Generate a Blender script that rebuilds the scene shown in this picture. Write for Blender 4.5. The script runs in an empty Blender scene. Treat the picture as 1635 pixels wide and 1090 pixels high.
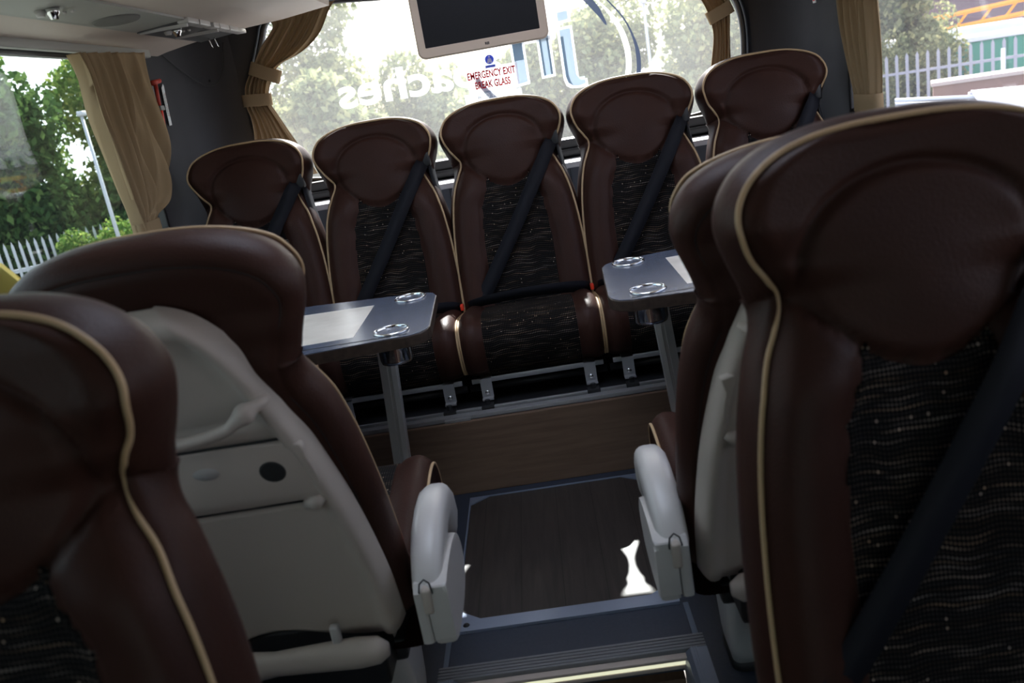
import bpy, bmesh, math, random
from math import sin, cos, pi, radians, sqrt, exp, atan2, tan
from mathutils import Vector, Matrix, noise
random.seed(7)
scene = bpy.context.scene
COL = scene.collection

# ------------------------------------------------------------------ camera
F_PX = 1350.12
cam_d = bpy.data.cameras.new('camera')
cam = bpy.data.objects.new('camera', cam_d); COL.objects.link(cam)
cam_d.sensor_width = 36.0; cam_d.sensor_fit = 'HORIZONTAL'
cam_d.lens = F_PX / 1635.0 * 36.0
cam_d.clip_start = 0.02; cam_d.clip_end = 400
_p, _y, _r = 0.28981, -0.0575, 0.17445
_f0 = Vector((sin(_y), cos(_y), 0)); _r0 = Vector((cos(_y), -sin(_y), 0)); _u0 = Vector((0, 0, 1))
_f = _f0*cos(_p) - _u0*sin(_p); _u = _u0*cos(_p) + _f0*sin(_p)
_rr = _r0*cos(_r) - _u*sin(_r); _uu = _u*cos(_r) + _r0*sin(_r)
cam.matrix_world = Matrix(((_rr.x, _uu.x, -_f.x, 0.08315), (_rr.y, _uu.y, -_f.y, 0.0), (_rr.z, _uu.z, -_f.z, 1.17895), (0, 0, 0, 1)))
cam_d.dof.use_dof = True; cam_d.dof.focus_distance = 2.75; cam_d.dof.aperture_fstop = 5.0
scene.camera = cam

# ------------------------------------------------------------------ light and exposure
SUN_AZ, SUN_EL = radians(2.4), radians(41.4)
SUN_DIR = Vector((sin(SUN_AZ)*cos(SUN_EL), cos(SUN_AZ)*cos(SUN_EL), sin(SUN_EL)))
world = bpy.data.worlds.new('world'); scene.world = world; world.use_nodes = True
wn = world.node_tree.nodes; wl = world.node_tree.links
wn.clear()
wo = wn.new('ShaderNodeOutputWorld'); wb = wn.new('ShaderNodeBackground'); sk = wn.new('ShaderNodeTexSky')
sk.sky_type = 'NISHITA'; sk.sun_disc = False; sk.sun_elevation = SUN_EL; sk.sun_rotation = SUN_AZ
sk.air_density = 1.0; sk.dust_density = 4.0; sk.ozone_density = 1.0
tc = wn.new('ShaderNodeTexCoord'); cn = wn.new('ShaderNodeTexNoise'); cn.inputs['Scale'].default_value = 3.0; cn.inputs['Detail'].default_value = 6
cr = wn.new('ShaderNodeValToRGB'); cr.color_ramp.elements[0].position = 0.42; cr.color_ramp.elements[1].position = 0.62
mx = wn.new('ShaderNodeMix'); mx.data_type = 'RGBA'
mx.inputs[7].default_value = (6.4, 6.6, 7.0, 1)
wl.new(tc.outputs['Generated'], cn.inputs['Vector']); wl.new(cn.outputs['Fac'], cr.inputs['Fac'])
wl.new(cr.outputs['Color'], mx.inputs[0]); wl.new(sk.outputs['Color'], mx.inputs[6])
wl.new(mx.outputs[2], wb.inputs['Color']); wb.inputs['Strength'].default_value = 0.27
wl.new(wb.outputs['Background'], wo.inputs['Surface'])
sun_d = bpy.data.lights.new('sun', 'SUN'); sun_d.energy = 9.0; sun_d.angle = radians(0.6); sun_d.color = (1.0, 0.95, 0.88)
sun = bpy.data.objects.new('sun', sun_d); COL.objects.link(sun)
sun.rotation_euler = SUN_DIR.to_track_quat('Z', 'Y').to_euler(); sun.location = SUN_DIR*30
scene.view_settings.view_transform = 'Standard'; scene.view_settings.look = 'None'
scene.view_settings.gamma = 1.0; scene.view_settings.use_curve_mapping = False
scene.view_settings.exposure = 1.15
scene.cycles.max_bounces = 10; scene.cycles.transparent_max_bounces = 24
scene.cycles.use_denoising = True

# ------------------------------------------------------------------ materials
MATS = {}
def mat(name, col, rough=0.6, metal=0.0, bump=None, var=None, spec=0.5, sheen=0.0, coat=0.0):
    if name in MATS: return MATS[name]
    m = bpy.data.materials.new(name); m.use_nodes = True
    n = m.node_tree.nodes; l = m.node_tree.links; b = n['Principled BSDF']
    b.inputs['Base Color'].default_value = (*col, 1); b.inputs['Roughness'].default_value = rough
    b.inputs['Metallic'].default_value = metal
    b.inputs['Specular IOR Level'].default_value = spec
    b.inputs['Sheen Weight'].default_value = sheen; b.inputs['Coat Weight'].default_value = coat
    t = n.new('ShaderNodeTexCoord')
    if var:                                     # (scale, second colour)
        nz = n.new('ShaderNodeTexNoise'); nz.inputs['Scale'].default_value = var[0]; nz.inputs['Detail'].default_value = 5
        mxx = n.new('ShaderNodeMix'); mxx.data_type = 'RGBA'
        rp = n.new('ShaderNodeValToRGB'); rp.color_ramp.elements[0].position = .35; rp.color_ramp.elements[1].position = .65
        l.new(t.outputs['Object'], nz.inputs['Vector']); l.new(nz.outputs['Fac'], rp.inputs['Fac']); l.new(rp.outputs['Color'], mxx.inputs[0])
        mxx.inputs[6].default_value = (*col, 1); mxx.inputs[7].default_value = (*var[1], 1)
        l.new(mxx.outputs[2], b.inputs['Base Color'])
    if bump:                                    # (kind, scale, strength)
        if bump[0] == 'voronoi':
            nb = n.new('ShaderNodeTexVoronoi'); out = nb.outputs['Distance']
        else:
            nb = n.new('ShaderNodeTexNoise'); nb.inputs['Detail'].default_value = 6; out = nb.outputs['Fac']
        nb.inputs['Scale'].default_value = bump[1]
        bp = n.new('ShaderNodeBump'); bp.inputs['Strength'].default_value = bump[2]; bp.inputs['Distance'].default_value = 0.002
        l.new(t.outputs['Object'], nb.inputs['Vector']); l.new(out, bp.inputs['Height']); l.new(bp.outputs['Normal'], b.inputs['Normal'])
    MATS[name] = m
    return m
leather = mat('brown_leather', (0.043, 0.0175, 0.0125), 0.47, bump=('noise', 260, 0.35), var=(9, (0.037, 0.0155, 0.0115)), spec=0.15)
seam_m = mat('dark_seam_thread', (0.015, 0.008, 0.007), 0.7)
piping_m = mat('tan_piping', (0.50, 0.34, 0.19), 0.5)
plastic = mat('warm_grey_plastic', (0.50, 0.435, 0.38), 0.5, bump=('noise', 500, 0.12))
plastic_light = mat('light_grey_plastic', (0.50, 0.48, 0.46), 0.36)
dark_gap = mat('dark_recess_plastic', (0.02, 0.02, 0.02), 0.7)
belt_m = mat('black_webbing', (0.007, 0.007, 0.011), 0.7, bump=('noise', 900, 0.3), spec=0.25)
red_m = mat('red_buckle_plastic', (0.75, 0.04, 0.015), 0.4)
metal_m = mat('brushed_aluminium', (0.62, 0.60, 0.58), 0.38, 0.45)
chrome = mat('chrome', (0.8, 0.8, 0.8), 0.12, 1.0)
zinc = mat('zinc_steel', (0.36, 0.36, 0.37), 0.45, 0.5)
black_steel = mat('black_steel', (0.012, 0.012, 0.014), 0.5)
rubber = mat('black_rubber', (0.015, 0.015, 0.016), 0.6)
wall_m = mat('charcoal_carpet_trim', (0.036, 0.036, 0.042), 0.95, bump=('noise', 700, 0.6), sheen=0.15)
panel_m = mat('cream_ceiling_panel', (0.54, 0.46, 0.40), 0.55)
service_m = mat('grey_service_panel', (0.33, 0.33, 0.30), 0.45)
service_dk = mat('dark_grey_service_panel', (0.10, 0.10, 0.10), 0.35)
grille_m = mat('speaker_grille', (0.15, 0.145, 0.13), 0.7, bump=('voronoi', 900, 0.7))
carpet = mat('navy_floor_vinyl', (0.024, 0.032, 0.052), 0.50, var=(120, (0.030, 0.038, 0.058)), bump=('noise', 600, .2))
trim_blue = mat('blue_grey_trim', (0.10, 0.13, 0.18), 0.4)
nosing = mat('ribbed_grey_nosing', (0.17, 0.17, 0.18), 0.5)
alu_trim = mat('floor_aluminium_trim', (0.40, 0.47, 0.62), 0.35, 0.7)
table_top_m = mat('dark_slate_laminate', (0.075, 0.094, 0.142), 0.22, var=(26, (0.092, 0.115, 0.170)), spec=0.8)
table_edge_m = mat('dark_wood_edge', (0.035, 0.022, 0.016), 0.4, var=(60, (0.06, 0.04, 0.03)))
inlay_m = mat('cream_inlay', (0.86, 0.80, 0.72), 0.28, var=(14, (0.74, 0.68, 0.60)))
white_m = mat('white_paint', (0.8, 0.8, 0.8), 0.5)
screen_frame = mat('cream_monitor_frame', (0.66, 0.52, 0.42), 0.45)
screen_m = mat('dark_screen', (0.012, 0.011, 0.015), 0.35, spec=0.25)
sill_white = mat('white_sill', (0.75, 0.76, 0.80), 0.4)
sill_grey = mat('slate_grey_panel', (0.09, 0.10, 0.12), 0.6)
win_frame = mat('black_window_frame', (0.018, 0.017, 0.019), 0.4)
win_brown = mat('brown_frame_lining', (0.09, 0.05, 0.04), 0.6)

def wood(name, c1, c2, rough=0.45, stretch=(40, 3, 40), planks=0.0):
    if name in MATS: return MATS[name]
    m = mat(name, c1, rough); n = m.node_tree.nodes; l = m.node_tree.links; b = n['Principled BSDF']
    t = n.new('ShaderNodeTexCoord'); mp = n.new('ShaderNodeMapping'); mp.inputs['Scale'].default_value = stretch
    nz = n.new('ShaderNodeTexNoise'); nz.inputs['Scale'].default_value = 1.2; nz.inputs['Detail'].default_value = 8; nz.inputs['Distortion'].default_value = 0.6
    rp = n.new('ShaderNodeValToRGB'); rp.color_ramp.elements[0].color = (*c1, 1); rp.color_ramp.elements[1].color = (*c2, 1)
    rp.color_ramp.elements[0].position = 0.3; rp.color_ramp.elements[1].position = 0.7
    l.new(t.outputs['Object'], mp.inputs['Vector']); l.new(mp.outputs['Vector'], nz.inputs['Vector']); l.new(nz.outputs['Fac'], rp.inputs['Fac'])
    if planks:
        sx = n.new('ShaderNodeSeparateXYZ'); l.new(t.outputs['Object'], sx.inputs['Vector'])
        dv = n.new('ShaderNodeMath'); dv.operation = 'DIVIDE'; dv.inputs[1].default_value = planks; l.new(sx.outputs['X'], dv.inputs[0])
        fr = n.new('ShaderNodeMath'); fr.operation = 'FRACT'; l.new(dv.outputs[0], fr.inputs[0])
        lt = n.new('ShaderNodeMath'); lt.operation = 'LESS_THAN'; lt.inputs[1].default_value = 0.02; l.new(fr.outputs[0], lt.inputs[0])
        mm = n.new('ShaderNodeMix'); mm.data_type = 'RGBA'; l.new(lt.outputs[0], mm.inputs[0]); l.new(rp.outputs['Color'], mm.inputs[6]); mm.inputs[7].default_value = (0.01, 0.008, 0.007, 1)
        l.new(mm.outputs[2], b.inputs['Base Color'])
    else:
        l.new(rp.outputs['Color'], b.inputs['Base Color'])
    return m
hatch_m = wood('dark_oak_vinyl', (0.026, 0.021, 0.020), (0.050, 0.040, 0.036), 0.42, (60, 4, 60), planks=0.105)
riser_m = wood('brown_oak_vinyl', (0.13, 0.078, 0.052), (0.18, 0.112, 0.076), 0.5, (4, 60, 60))
step_m = wood('warm_oak_vinyl', (0.10, 0.060, 0.038), (0.16, 0.10, 0.065), 0.5, (60, 4, 60))

def fabric_material():
    m = mat('dotted_moquette', (0.006, 0.006, 0.008), 0.9, spec=0.15)
    n = m.node_tree.nodes; l = m.node_tree.links; b = n['Principled BSDF']
    uv = n.new('ShaderNodeUVMap'); uv.uv_map = 'uv'
    sp = n.new('ShaderNodeSeparateXYZ'); l.new(uv.outputs['UV'], sp.inputs['Vector'])
    def M(op, a, b_=None, c=None):
        q = n.new('ShaderNodeMath'); q.operation = op
        for i, v in enumerate((a, b_, c)):
            if v is None: continue
            if isinstance(v, (int, float)): q.inputs[i].default_value = v
            else: l.new(v, q.inputs[i])
        return q.outputs[0]
    U, V = sp.outputs['X'], sp.outputs['Y']
    # wave of the rows
    nzc = n.new('ShaderNodeCombineXYZ'); l.new(M('MULTIPLY', U, 9.0), nzc.inputs['X']); l.new(M('MULTIPLY', V, 7.0), nzc.inputs['Y'])
    wv = n.new('ShaderNodeTexNoise'); wv.inputs['Scale'].default_value = 1.6; wv.inputs['Detail'].default_value = 1; l.new(nzc.outputs[0], wv.inputs['Vector'])
    Vw = M('ADD', V, M('MULTIPLY', M('SUBTRACT', wv.outputs['Fac'], 0.5), 0.020))
    Vw = M('ADD', Vw, M('MULTIPLY', M('SINE', M('MULTIPLY', U, 70.0)), 0.0012))
    du, dv = 0.0052, 0.0064
    cu = M('DIVIDE', U, du); cv = M('DIVIDE', Vw, dv)
    fu = M('SUBTRACT', M('FRACT', cu), 0.5); fv = M('SUBTRACT', M('FRACT', cv), 0.5)
    d = M('SQRT', M('ADD', M('MULTIPLY', fu, fu), M('MULTIPLY', fv, fv)))
    dot = M('LESS_THAN', d, 0.27)
    iu, iv = M('FLOOR', cu), M('FLOOR', cv)
    c3 = n.new('ShaderNodeCombineXYZ'); l.new(iu, c3.inputs['X']); l.new(iv, c3.inputs['Y'])
    w1 = n.new('ShaderNodeTexWhiteNoise'); w1.noise_dimensions = '2D'; l.new(c3.outputs[0], w1.inputs['Vector'])
    # slow modulation per row stretch
    c4 = n.new('ShaderNodeCombineXYZ'); l.new(M('MULTIPLY', iu, 0.07), c4.inputs['X']); l.new(M('MULTIPLY', iv, 7.31), c4.inputs['Y'])
    w2 = n.new('ShaderNodeTexNoise'); w2.inputs['Scale'].default_value = 1.0; w2.inputs['Detail'].default_value = 1; l.new(c4.outputs[0], w2.inputs['Vector'])
    row = n.new('ShaderNodeMapRange'); row.inputs[1].default_value = 0.48; row.inputs[2].default_value = 0.72; l.new(w2.outputs['Fac'], row.inputs[0])
    spark = M('GREATER_THAN', w1.outputs['Value'], 0.985)
    lev = M('ADD', M('ADD', 0.030, M('MULTIPLY', row.outputs[0], 0.21)), M('MULTIPLY', spark, 0.36))
    lev = M('MULTIPLY', lev, dot)
    hue = n.new('ShaderNodeValToRGB'); hue.color_ramp.elements[0].color = (0.95, 0.80, 0.72, 1); hue.color_ramp.elements[1].color = (0.95, 0.62, 0.38, 1)
    w3 = n.new('ShaderNodeTexWhiteNoise'); w3.noise_dimensions = '1D'; l.new(iv, w3.inputs['W']); l.new(w3.outputs['Value'], hue.inputs['Fac'])
    mm = n.new('ShaderNodeMix'); mm.data_type = 'RGBA'; l.new(lev, mm.inputs[0]); mm.inputs[6].default_value = (0.0022, 0.0022, 0.003, 1); l.new(hue.outputs['Color'], mm.inputs[7])
    l.new(mm.outputs[2], b.inputs['Base Color'])
    return m
fabric = fabric_material()

def curtain_material():
    m = bpy.data.materials.new('tan_curtain_cloth'); m.use_nodes = True
    n = m.node_tree.nodes; l = m.node_tree.links; n.clear()
    o = n.new('ShaderNodeOutputMaterial'); d = n.new('ShaderNodeBsdfDiffuse'); t = n.new('ShaderNodeBsdfTranslucent'); mx_ = n.new('ShaderNodeMixShader')
    d.inputs['Color'].default_value = (0.36, 0.26, 0.155, 1); t.inputs['Color'].default_value = (0.40, 0.28, 0.16, 1)
    tcn = n.new('ShaderNodeTexCoord'); nb = n.new('ShaderNodeTexNoise'); nb.inputs['Scale'].default_value = 500
    bp = n.new('ShaderNodeBump'); bp.inputs['Strength'].default_value = 0.2; bp.inputs['Distance'].default_value = 0.001
    l.new(tcn.outputs['Object'], nb.inputs['Vector']); l.new(nb.outputs['Fac'], bp.inputs['Height']); l.new(bp.outputs['Normal'], d.inputs['Normal'])
    mx_.inputs[0].default_value = 0.16
    l.new(d.outputs[0], mx_.inputs[1]); l.new(t.outputs[0], mx_.inputs[2]); l.new(mx_.outputs[0], o.inputs['Surface'])
    return m
curtain_m = curtain_material()

def glass_material(name, tint, dirt, dirt_col=(0.9, 0.92, 0.95)):
    m = bpy.data.materials.new(name); m.use_nodes = True
    n = m.node_tree.nodes; l = m.node_tree.links; n.clear()
    o = n.new('ShaderNodeOutputMaterial'); tr = n.new('ShaderNodeBsdfTransparent'); gl = n.new('ShaderNodeBsdfGlossy'); lw = n.new('ShaderNodeLayerWeight'); lw.inputs['Blend'].default_value = 0.5
    pw = n.new('ShaderNodeMath'); pw.operation = 'POWER'; pw.inputs[1].default_value = 5; l.new(lw.outputs['Facing'], pw.inputs[0])
    fr = n.new('ShaderNodeMath'); fr.operation = 'MULTIPLY_ADD'; fr.inputs[1].default_value = 0.9; fr.inputs[2].default_value = 0.022; l.new(pw.outputs[0], fr.inputs[0])
    tr.inputs['Color'].default_value = (*tint, 1); gl.inputs['Roughness'].default_value = 0.0
    a = n.new('ShaderNodeMixShader'); l.new(fr.outputs[0], a.inputs[0]); l.new(tr.outputs[0], a.inputs[1]); l.new(gl.outputs[0], a.inputs[2])
    tl = n.new('ShaderNodeBsdfTranslucent'); tl.inputs['Color'].default_value = (*dirt_col, 1)
    b = n.new('ShaderNodeMixShader')
    tcn = n.new('ShaderNodeTexCoord'); nz = n.new('ShaderNodeTexNoise'); nz.inputs['Scale'].default_value = 3; nz.inputs['Detail'].default_value = 5
    l.new(tcn.outputs['Object'], nz.inputs['Vector'])
    mr = n.new('ShaderNodeMapRange'); mr.inputs[1].default_value = 0.3; mr.inputs[2].default_value = 0.7; mr.inputs[3].default_value = dirt*0.8; mr.inputs[4].default_value = dirt*1.2
    l.new(nz.outputs['Fac'], mr.inputs[0]); l.new(mr.outputs[0], b.inputs[0])
    l.new(a.outputs[0], b.inputs[1]); l.new(tl.outputs[0], b.inputs[2]); l.new(b.outputs[0], o.inputs['Surface'])
    return m
glass_side = glass_material('clear_side_glass', (0.80, 0.86, 0.84), 0.004)
glass_right = glass_material('dusty_right_side_glass', (0.90, 0.90, 0.93), 0.035)
glass_rear = glass_material('dusty_rear_glass', (0.90, 0.93, 0.95), 0.035)

def decal(name, col, alpha=1.0, thru=0.5):
    m = bpy.data.materials.new(name); m.use_nodes = True
    n = m.node_tree.nodes; l = m.node_tree.links; n.clear()
    o = n.new('ShaderNodeOutputMaterial'); tr = n.new('ShaderNodeBsdfTransparent')
    df = n.new('ShaderNodeBsdfDiffuse'); tl = n.new('ShaderNodeBsdfTranslucent'); a = n.new('ShaderNodeMixShader'); a.inputs[0].default_value = thru
    df.inputs['Color'].default_value = (*col, 1); tl.inputs['Color'].default_value = (*col, 1)
    l.new(df.outputs[0], a.inputs[1]); l.new(tl.outputs[0], a.inputs[2])
    b = n.new('ShaderNodeMixShader'); b.inputs[0].default_value = alpha
    l.new(tr.outputs[0], b.inputs[1]); l.new(a.outputs[0], b.inputs[2]); l.new(b.outputs[0], o.inputs['Surface'])
    return m
dec_white = decal('white_vinyl_film', (0.95, 0.96, 0.98), 0.85)
dec_pale = decal('pale_blue_vinyl_film', (0.62, 0.72, 0.80), 0.8)
dec_mid = decal('blue_grey_vinyl_film', (0.36, 0.46, 0.56), 0.7)
dec_dark = decal('slate_vinyl_film', (0.035, 0.045, 0.075), 0.98)
dec_red = decal('red_vinyl_letters', (0.42, 0.008, 0.015), 1.0, 0.12)
dec_pink = decal('clear_pinkish_film', (0.95, 0.85, 0.88), 0.40)
dec_grey = decal('clear_grey_film', (0.80, 0.85, 0.92), 0.35)
dec_blue = decal('blue_vinyl_sticker', (0.16, 0.24, 0.85), 1.0, 0.25)
glow = bpy.data.materials.new('glowing_step_strip'); glow.use_nodes = True
_b = glow.node_tree.nodes['Principled BSDF']; _b.inputs['Base Color'].default_value = (0.8, 0.78, 0.62, 1)
_b.inputs['Emission Color'].default_value = (1.0, 1.0, 0.70, 1); _b.inputs['Emission Strength'].default_value = 0.32
foliage_counter = [0]

# ------------------------------------------------------------------ helpers
def tag(o, label=None, cat=None, group=None, kind=None):
    if label: o['label'] = label
    if cat: o['category'] = cat
    if group: o['group'] = group
    if kind: o['kind'] = kind
    return o
def thing(name, label, cat, loc=(0, 0, 0), rotz=0.0, group=None):
    o = bpy.data.objects.new(name, None); COL.objects.link(o)
    o.location = loc; o.rotation_euler = (0, 0, rotz); o.empty_display_size = 0.05
    return tag(o, label, cat, group)
def obj(name, me, m, parent=None, smooth=True):
    if isinstance(me, bmesh.types.BMesh):
        d = bpy.data.meshes.new(name); bmesh.ops.recalc_face_normals(me, faces=me.faces[:]); me.to_mesh(d); me.free(); me = d
        if smooth: me.shade_smooth()
    if m and not me.materials: me.materials.append(m)
    o = bpy.data.objects.new(name, me); COL.objects.link(o)
    if parent: o.parent = parent
    return o
def auto_smooth(o, ang=35):
    # sharp edges by angle
    bm = bmesh.new(); bm.from_mesh(o.data)
    for e in bm.edges:
        if len(e.link_faces) == 2 and e.calc_face_angle(0) > radians(ang): e.smooth = False
    bm.to_mesh(o.data); bm.free()
    return o
def box(bm, x0, x1, y0, y1, z0, z1, bev=0.0, seg=2, mtx=None):
    vs = [bm.verts.new((x, y, z)) for x in (x0, x1) for y in (y0, y1) for z in (z0, z1)]
    fs = [(0, 1, 3, 2), (4, 6, 7, 5), (0, 4, 5, 1), (2, 3, 7, 6), (0, 2, 6, 4), (1, 5, 7, 3)]
    faces = [bm.faces.new([vs[i] for i in f]) for f in fs]
    geo = vs
    if bev > 0:
        es = list({e for f in faces for e in f.edges})
        r = bmesh.ops.bevel(bm, geom=es, offset=bev, segments=seg, profile=0.6, affect='EDGES')
        geo = list({v for f in r['faces'] for v in f.verts} | {v for v in vs if v.is_valid})
    if mtx:
        for v in geo: v.co = mtx @ v.co
    return bm
def prism(bm, pts, y0, y1, axis='Y', bev=0.0):
    """closed outline pts (a,b) extruded along axis"""
    def P(a, b, c):
        return {'Y': (a, c, b), 'X': (c, a, b), 'Z': (a, b, c)}[axis]
    A = [bm.verts.new(P(a, b, y0)) for a, b in pts]; B = [bm.verts.new(P(a, b, y1)) for a, b in pts]
    n = len(pts)
    f1 = bm.faces.new(A); f2 = bm.faces.new(B[::-1])
    for i in range(n): bm.faces.new((A[i], B[i], B[(i+1) % n], A[(i+1) % n]))
    if bev > 0:
        es = list(set(f1.edges) | set(f2.edges))
        bmesh.ops.bevel(bm, geom=es, offset=bev, segments=2, profile=0.6, affect='EDGES')
    return bm
def tube(bm, pts, r, n=8, closed=False, flat=1.0, caps=True):
    pts = [Vector(p) for p in pts]; N = len(pts); rings = []
    up = Vector((0, 0, 1)); prev = None
    for i, p in enumerate(pts):
        if closed: t = pts[(i+1) % N] - pts[i-1]
        else: t = pts[min(i+1, N-1)] - pts[max(i-1, 0)]
        if t.length < 1e-9: t = Vector((0, 0, 1))
        t.normalize()
        if prev is None:
            a = up if abs(t.z) < 0.9 else Vector((1, 0, 0)); s = t.cross(a).normalized()
        else:
            s = (prev - t*prev.dot(t)).normalized()
        prev = s; q = t.cross(s)
        rr = r[i] if isinstance(r, (list, tuple)) else r
        rings.append([bm.verts.new(p + s*(rr*cos(2*pi*k/n)) + q*(rr*flat*sin(2*pi*k/n))) for k in range(n)])
    for i in range(N if closed else N-1):
        a, b = rings[i], rings[(i+1) % N]
        for k in range(n): bm.faces.new((a[k], a[(k+1) % n], b[(k+1) % n], b[k]))
    if caps and not closed:
        bm.faces.new(rings[0][::-1]); bm.faces.new(rings[-1])
    return bm
def lathe(bm, prof, c=(0, 0, 0), n=24, axis='Z'):
    rings = []
    for r, h in prof:
        ring = []
        for k in range(n):
            a = 2*pi*k/n; x, y = r*cos(a), r*sin(a)
            v = {'Z': (x, y, h), 'Y': (x, h, y), 'X': (h, x, y)}[axis]
            ring.append(bm.verts.new((c[0]+v[0], c[1]+v[1], c[2]+v[2])))
        rings.append(ring)
    for i in range(len(rings)-1):
        for k in range(n): bm.faces.new((rings[i][k], rings[i][(k+1) % n], rings[i+1][(k+1) % n], rings[i+1][k]))
    for rg, (r, h) in ((rings[0], prof[0]), (rings[-1], prof[-1])):
        if r > 1e-5:
            try: bm.faces.new(rg)
            except ValueError: pass
    return bm
def catmull(P, n=8, closed=False):
    P = [Vector(p) for p in P]; out = []; N = len(P)
    for i in range(N if closed else N-1):
        p0 = P[(i-1) % N] if (closed or i > 0) else P[0]; p1 = P[i]; p2 = P[(i+1) % N]
        p3 = P[(i+2) % N] if (closed or i+2 < N) else P[-1]
        for k in range(n):
            t = k/n
            out.append(0.5*((2*p1) + (p2-p0)*t + (2*p0-5*p1+4*p2-p3)*t*t + (3*p1-p0-3*p2+p3)*t**3))
    if not closed: out.append(P[-1])
    return out
def lerp_tab(tab, x):
    if x <= tab[0][0]: return tab[0][1]
    for (a, b), (c, d) in zip(tab, tab[1:]):
        if x <= c: 
            t = (x-a)/(c-a); t = t*t*(3-2*t)
            return b + (d-b)*t
    return tab[-1][1]
def sstep(a, b, x):
    t = max(0.0, min(1.0, (x-a)/(b-a))); return t*t*(3-2*t)
def grid_faces(bm, G):
    for i in range(len(G)-1):
        for j in range(len(G[i])-1):
            try: bm.faces.new((G[i][j], G[i][j+1], G[i+1][j+1], G[i+1][j]))
            except ValueError: pass
def solid(o, t, off=0.0):
    md = o.modifiers.new('thickness', 'SOLIDIFY'); md.thickness = t; md.offset = off; return o

# ================================================================== the coach body
XW = 1.17           # inner half width
def struct(name, bm, m, smooth=False): 
    o = obj(name, bm, m, None, smooth); o['kind'] = 'structure'; return o

# floor with hatch opening and step well
YS = 1.555          # step edge
XS = 0.285
bm = bmesh.new()
for (x0, x1, y0, y1) in ((-XW-0.03, -XS, -2.2, 2.40), (XS, XW+0.03, -2.2, 2.40)):
    box(bm, x0, x1, y0, y1, -0.06, 0.0)
struct('floor', bm, carpet)
bm = bmesh.new(); box(bm, -XS, XS, YS-0.03, 1.672, -0.06, 0.0)
box(bm, -XS, XS, 2.345, 2.40, -0.06, 0.0)
struct('floor', bm, carpet)
bm = bmesh.new(); box(bm, -XS, -0.262, 1.672, 2.345, -0.06, 0.0); box(bm, 0.262, XS, 1.672, 2.345, -0.06, 0.0)
struct('floor', bm, carpet)
bm = bmesh.new(); box(bm, -XS, XS, -2.2, YS-0.03, -0.24, -0.18); struct('floor', bm, step_m)
bm = bmesh.new(); box(bm, -XS+0.05, XS-0.05, YS-0.055, YS-0.03, -0.18, -0.06); struct('trim_1', bm, step_m)
# hatch panel: chamfered oak panel in an aluminium edge
ht = thing('floor_hatch', 'dark oak floor hatch with chamfered corners and metal edging in the aisle', 'hatch', (0, 2.0, 0))
hw, y0, y1, c = 0.262, 1.675, 2.342, 0.055
def chamf(w, a, b, c_): return [(-w+c_, a), (w-c_, a), (w, a+c_*0.75), (w, b-c_*0.75), (w-c_, b), (-w+c_, b), (-w, b-c_*0.75), (-w, a+c_*0.75)]
bm = bmesh.new(); prism(bm, [(x, y-2.0) for x, y in chamf(hw-0.006, y0+0.043, y1-0.005, c)], -0.05, 0.003, 'Z'); obj('hatch_panel', bm, hatch_m, ht, False)
bm = bmesh.new()
o_ = chamf(hw, y0, y1, 0.001); i_ = chamf(hw-0.0045, y0+0.042, y1-0.004, c)
vo = [[bm.verts.new((x, y-2.0, z)) for x, y in L] for L, z in ((o_, -0.005), (o_, 0.006), (i_, 0.006), (i_, -0.005))]
for k in range(3):
    for i in range(8): bm.faces.new((vo[k][i], vo[k][(i+1) % 8], vo[k+1][(i+1) % 8], vo[k+1][i]))
obj('edge_trim', bm, alu_trim, ht, False)
for sx in (-1, 1):
    bm = bmesh.new(); lathe(bm, [(0.0, 0.010), (0.006, 0.009), (0.008, 0.006), (0.008, 0.0)], (sx*0.235, y0+0.022-2.0, 0)); obj('screw', bm, black_steel, ht)
# blue seam strips and step trims
for sx in (-1, 1):
    bm = bmesh.new(); box(bm, sx*0.273-0.006, sx*0.273+0.006, YS, 1.672, 0, 0.004, 0.001)
    struct('trim_2', bm, trim_blue)
bm = bmesh.new()
box(bm, -0.287, 0.287, YS-0.045, YS, -0.004, 0.007, 0.002)
for k in range(4): box(bm, -0.287, 0.287, YS-0.040+k*0.010, YS-0.036+k*0.010, 0.006, 0.0095, 0.001)
struct('trim_3', bm, nosing)
bm = bmesh.new(); box(bm, -0.240, 0.240, YS-0.060, YS-0.050, -0.022, -0.010, 0.001)
ls = obj('step_light_strip', bm, glow, None, False); tag(ls, 'pale yellow glowing light strip along the aisle step edge', 'light strip')
for sx in (-1, 1):
    bm = bmesh.new(); pts = [(0.287, 0.008), (0.252, 0.008), (0.243, 0.0), (0.238, -0.014), (0.236, -0.03), (0.236, -0.17), (0.287, -0.17)]
    prism(bm, [(sx*a, b) for a, b in pts], -1.6, YS-0.047, 'Y')
    for k in range(3): box(bm, sx*0.255-0.0015+sx*k*0.005, sx*0.255+0.0015+sx*k*0.005, -1.6, YS-0.047, 0.007, 0.0105)
    struct('trim_4', bm, trim_blue if False else mat('blue_grey_side_rail', (0.20, 0.23, 0.30), 0.38, 0.6))
bm = bmesh.new(); box(bm, -0.250, 0.250, YS-0.0625, YS-0.045, -0.011, -0.003, 0.002); box(bm, -0.250, 0.250, YS-0.0625, YS-0.048, -0.030, -0.021, 0.002)
struct('trim_3', bm, mat('cream_strip_holder', (0.45, 0.38, 0.33), 0.5))
# riser under the rear row and its platform
bm = bmesh.new(); box(bm, -XW-0.03, XW+0.03, 2.40, 3.5, -0.06, 0.235); struct('floor', bm, black_steel)
bm = bmesh.new(); box(bm, -XW, XW, 2.385, 2.40, 0.0, 0.238, 0.003); struct('trim_5', bm, riser_m)

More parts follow.
